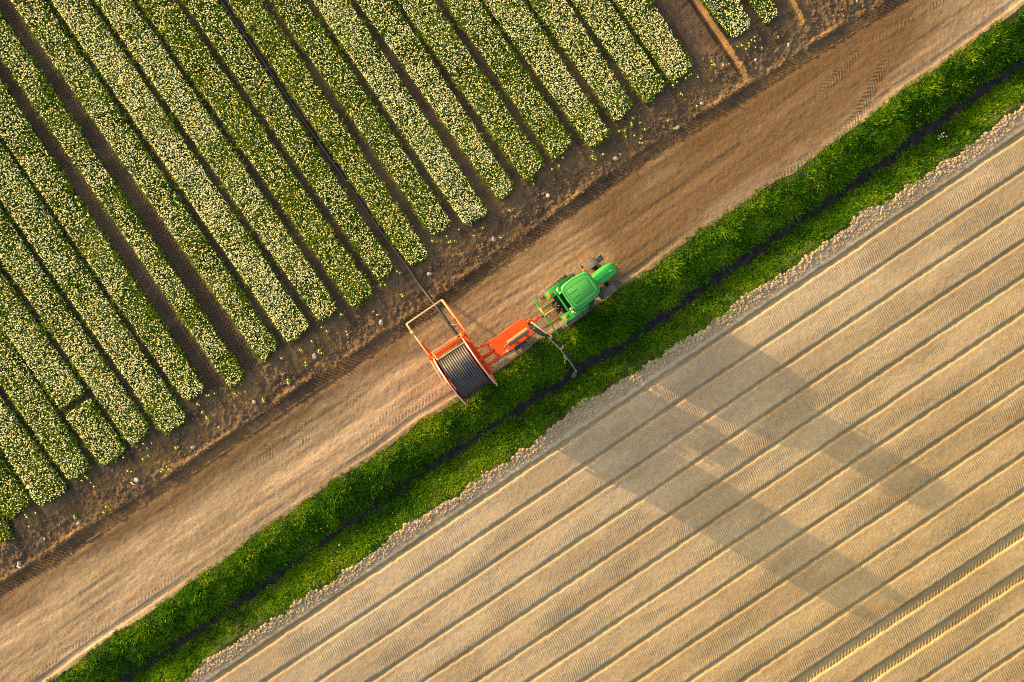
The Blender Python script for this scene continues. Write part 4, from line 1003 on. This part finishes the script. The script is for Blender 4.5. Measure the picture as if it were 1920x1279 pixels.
# ------------------------------------------------------------------ suction hose hanging from the pump into the ditch
SH = empty('suction_hose', (float(RX), float(RY), -0.02), RZ, 'dark suction hose hanging over the grass verge into the ditch water', 'hose')
pth = smooth_path([(3.97, .02, 1.25), (4.06, -.20, 1.34), (4.14, -.42, 1.38), (4.24, -.66, 1.38), (4.38, -.92, 1.36), (4.52, -1.12, 1.28), (4.63, -1.45, 1.12), (4.71, -1.90, .86), (4.74, -2.35, .56), (4.72, -2.80, .22), (4.66, -3.15, -.05), (4.60, -3.40, -.32)], 6)
rr_ = [.085 + (.03 if 8 < k < 22 else 0) - (.03 if k > 26 else 0) + .004 * (k % 2) for k in range(len(pth))]
b = MB(); b.tube(pth, rr_, 16); b.build('hose_pipe', M_HOSE2, SH, 50)
b = MB(); b.tube([(4.60, -3.38, -.30), (4.50, -3.48, -.42), (4.38, -3.56, -.52), (4.33, -3.58, -.60)], [.09, .12, .13, .08], 16); b.build('strainer', paint('dull_brown_steel', (.11, .085, .08), .5, .3, .5), SH)
b = MB(); b.lathe([(.0, -.03), (.045, -.025), (.045, .025), (0, .03)], 12, (4.64, -3.37, -.20), 'X'); b.build('strainer_bolt', M_LAMP, SH)
b = MB(); b.tube(smooth_path([(4.42, -1.05, 1.40), (4.46, -1.30, 1.28), (4.56, -1.85, .98), (4.61, -2.40, .66), (4.63, -2.90, .28), (4.64, -3.30, -.12)], 6), .018, 8); b.build('support_rope', M_CREAM, SH)
b = MB(); b.tube(smooth_path([(4.60, -2.28, .78), (4.50, -2.42, .74), (4.56, -2.52, .68), (4.42, -2.56, .60), (4.38, -2.70, .5)], 5), .024, 8); b.box((4.58, -2.36, .72), (.08, .08, .07), (.3, .4, .2), .02); b.build('rope_knot', paint('gold_rope', (.55, .38, .10), .8, 0, .3), SH)
for k in (30, 42): 
    p = pth[k]; d = (pth[k + 1] - pth[k - 1]).normalized(); b = MB(); b.tube([p - d * .03, p + d * .03], .105 if k < 34 else .098, 16); b.build('hose_clamp', M_CREAM, SH)

# ------------------------------------------------------------------ delivery hose from the reel out through the tulips
def rl(x_, y_, z_):
    c_, s2 = math.cos(RZ), math.sin(RZ); return (float(RX) + x_ * c_ - y_ * s2, float(RY) + x_ * s2 + y_ * c_, z_)
pts = [rl(.66, .55, 3.10 - .02), rl(.70, 1.10, 2.55), rl(.74, 1.62, 1.60), rl(.72, 2.4, 1.15), rl(.70, 3.2, .80), rl(.66, 4.1, .50), rl(.62, 4.95, .22)]
pts = [rl(.72, 1.10, 1.25), rl(.74, 1.62, 1.12), rl(.73, 2.4, .98), rl(.70, 3.2, .78), rl(.66, 4.1, .48), rl(.62, 4.95, .20)]
for (a_, b_) in HOSE_LINE:
    x_, y_ = P(a_, b_, .1); pts.append((float(x_), float(y_), float(ground_z(x_, y_)) + 0.09))
b = MB(); b.tube(smooth_path(pts, 8), .080, 14); o = b.build('delivery_hose', M_HOSE2, None, 60)
tag(o, 'long black water hose lying between tulip beds and running up to the reel', 'hose')

# white sticks and a scrap beside the stones
for (a_, b_, rz, lb) in ((250, 906, 2.5, 'white plant label lying beside the broad flat grey stone'), (38, 1062, 2.75, 'white plant label lying against the large round stone')):
    x_, y_ = P(a_, b_); b = MB(); b.box((0, 0, 0), (.24, .035, .018), (0, 0, 0), .004); o = b.build('plant_label', M_STAKE); o.location = (float(x_), float(y_), float(ground_z(x_, y_)) + .10); o.rotation_euler = (.1, .12, rz)
    tag(o, lb, 'plant label')
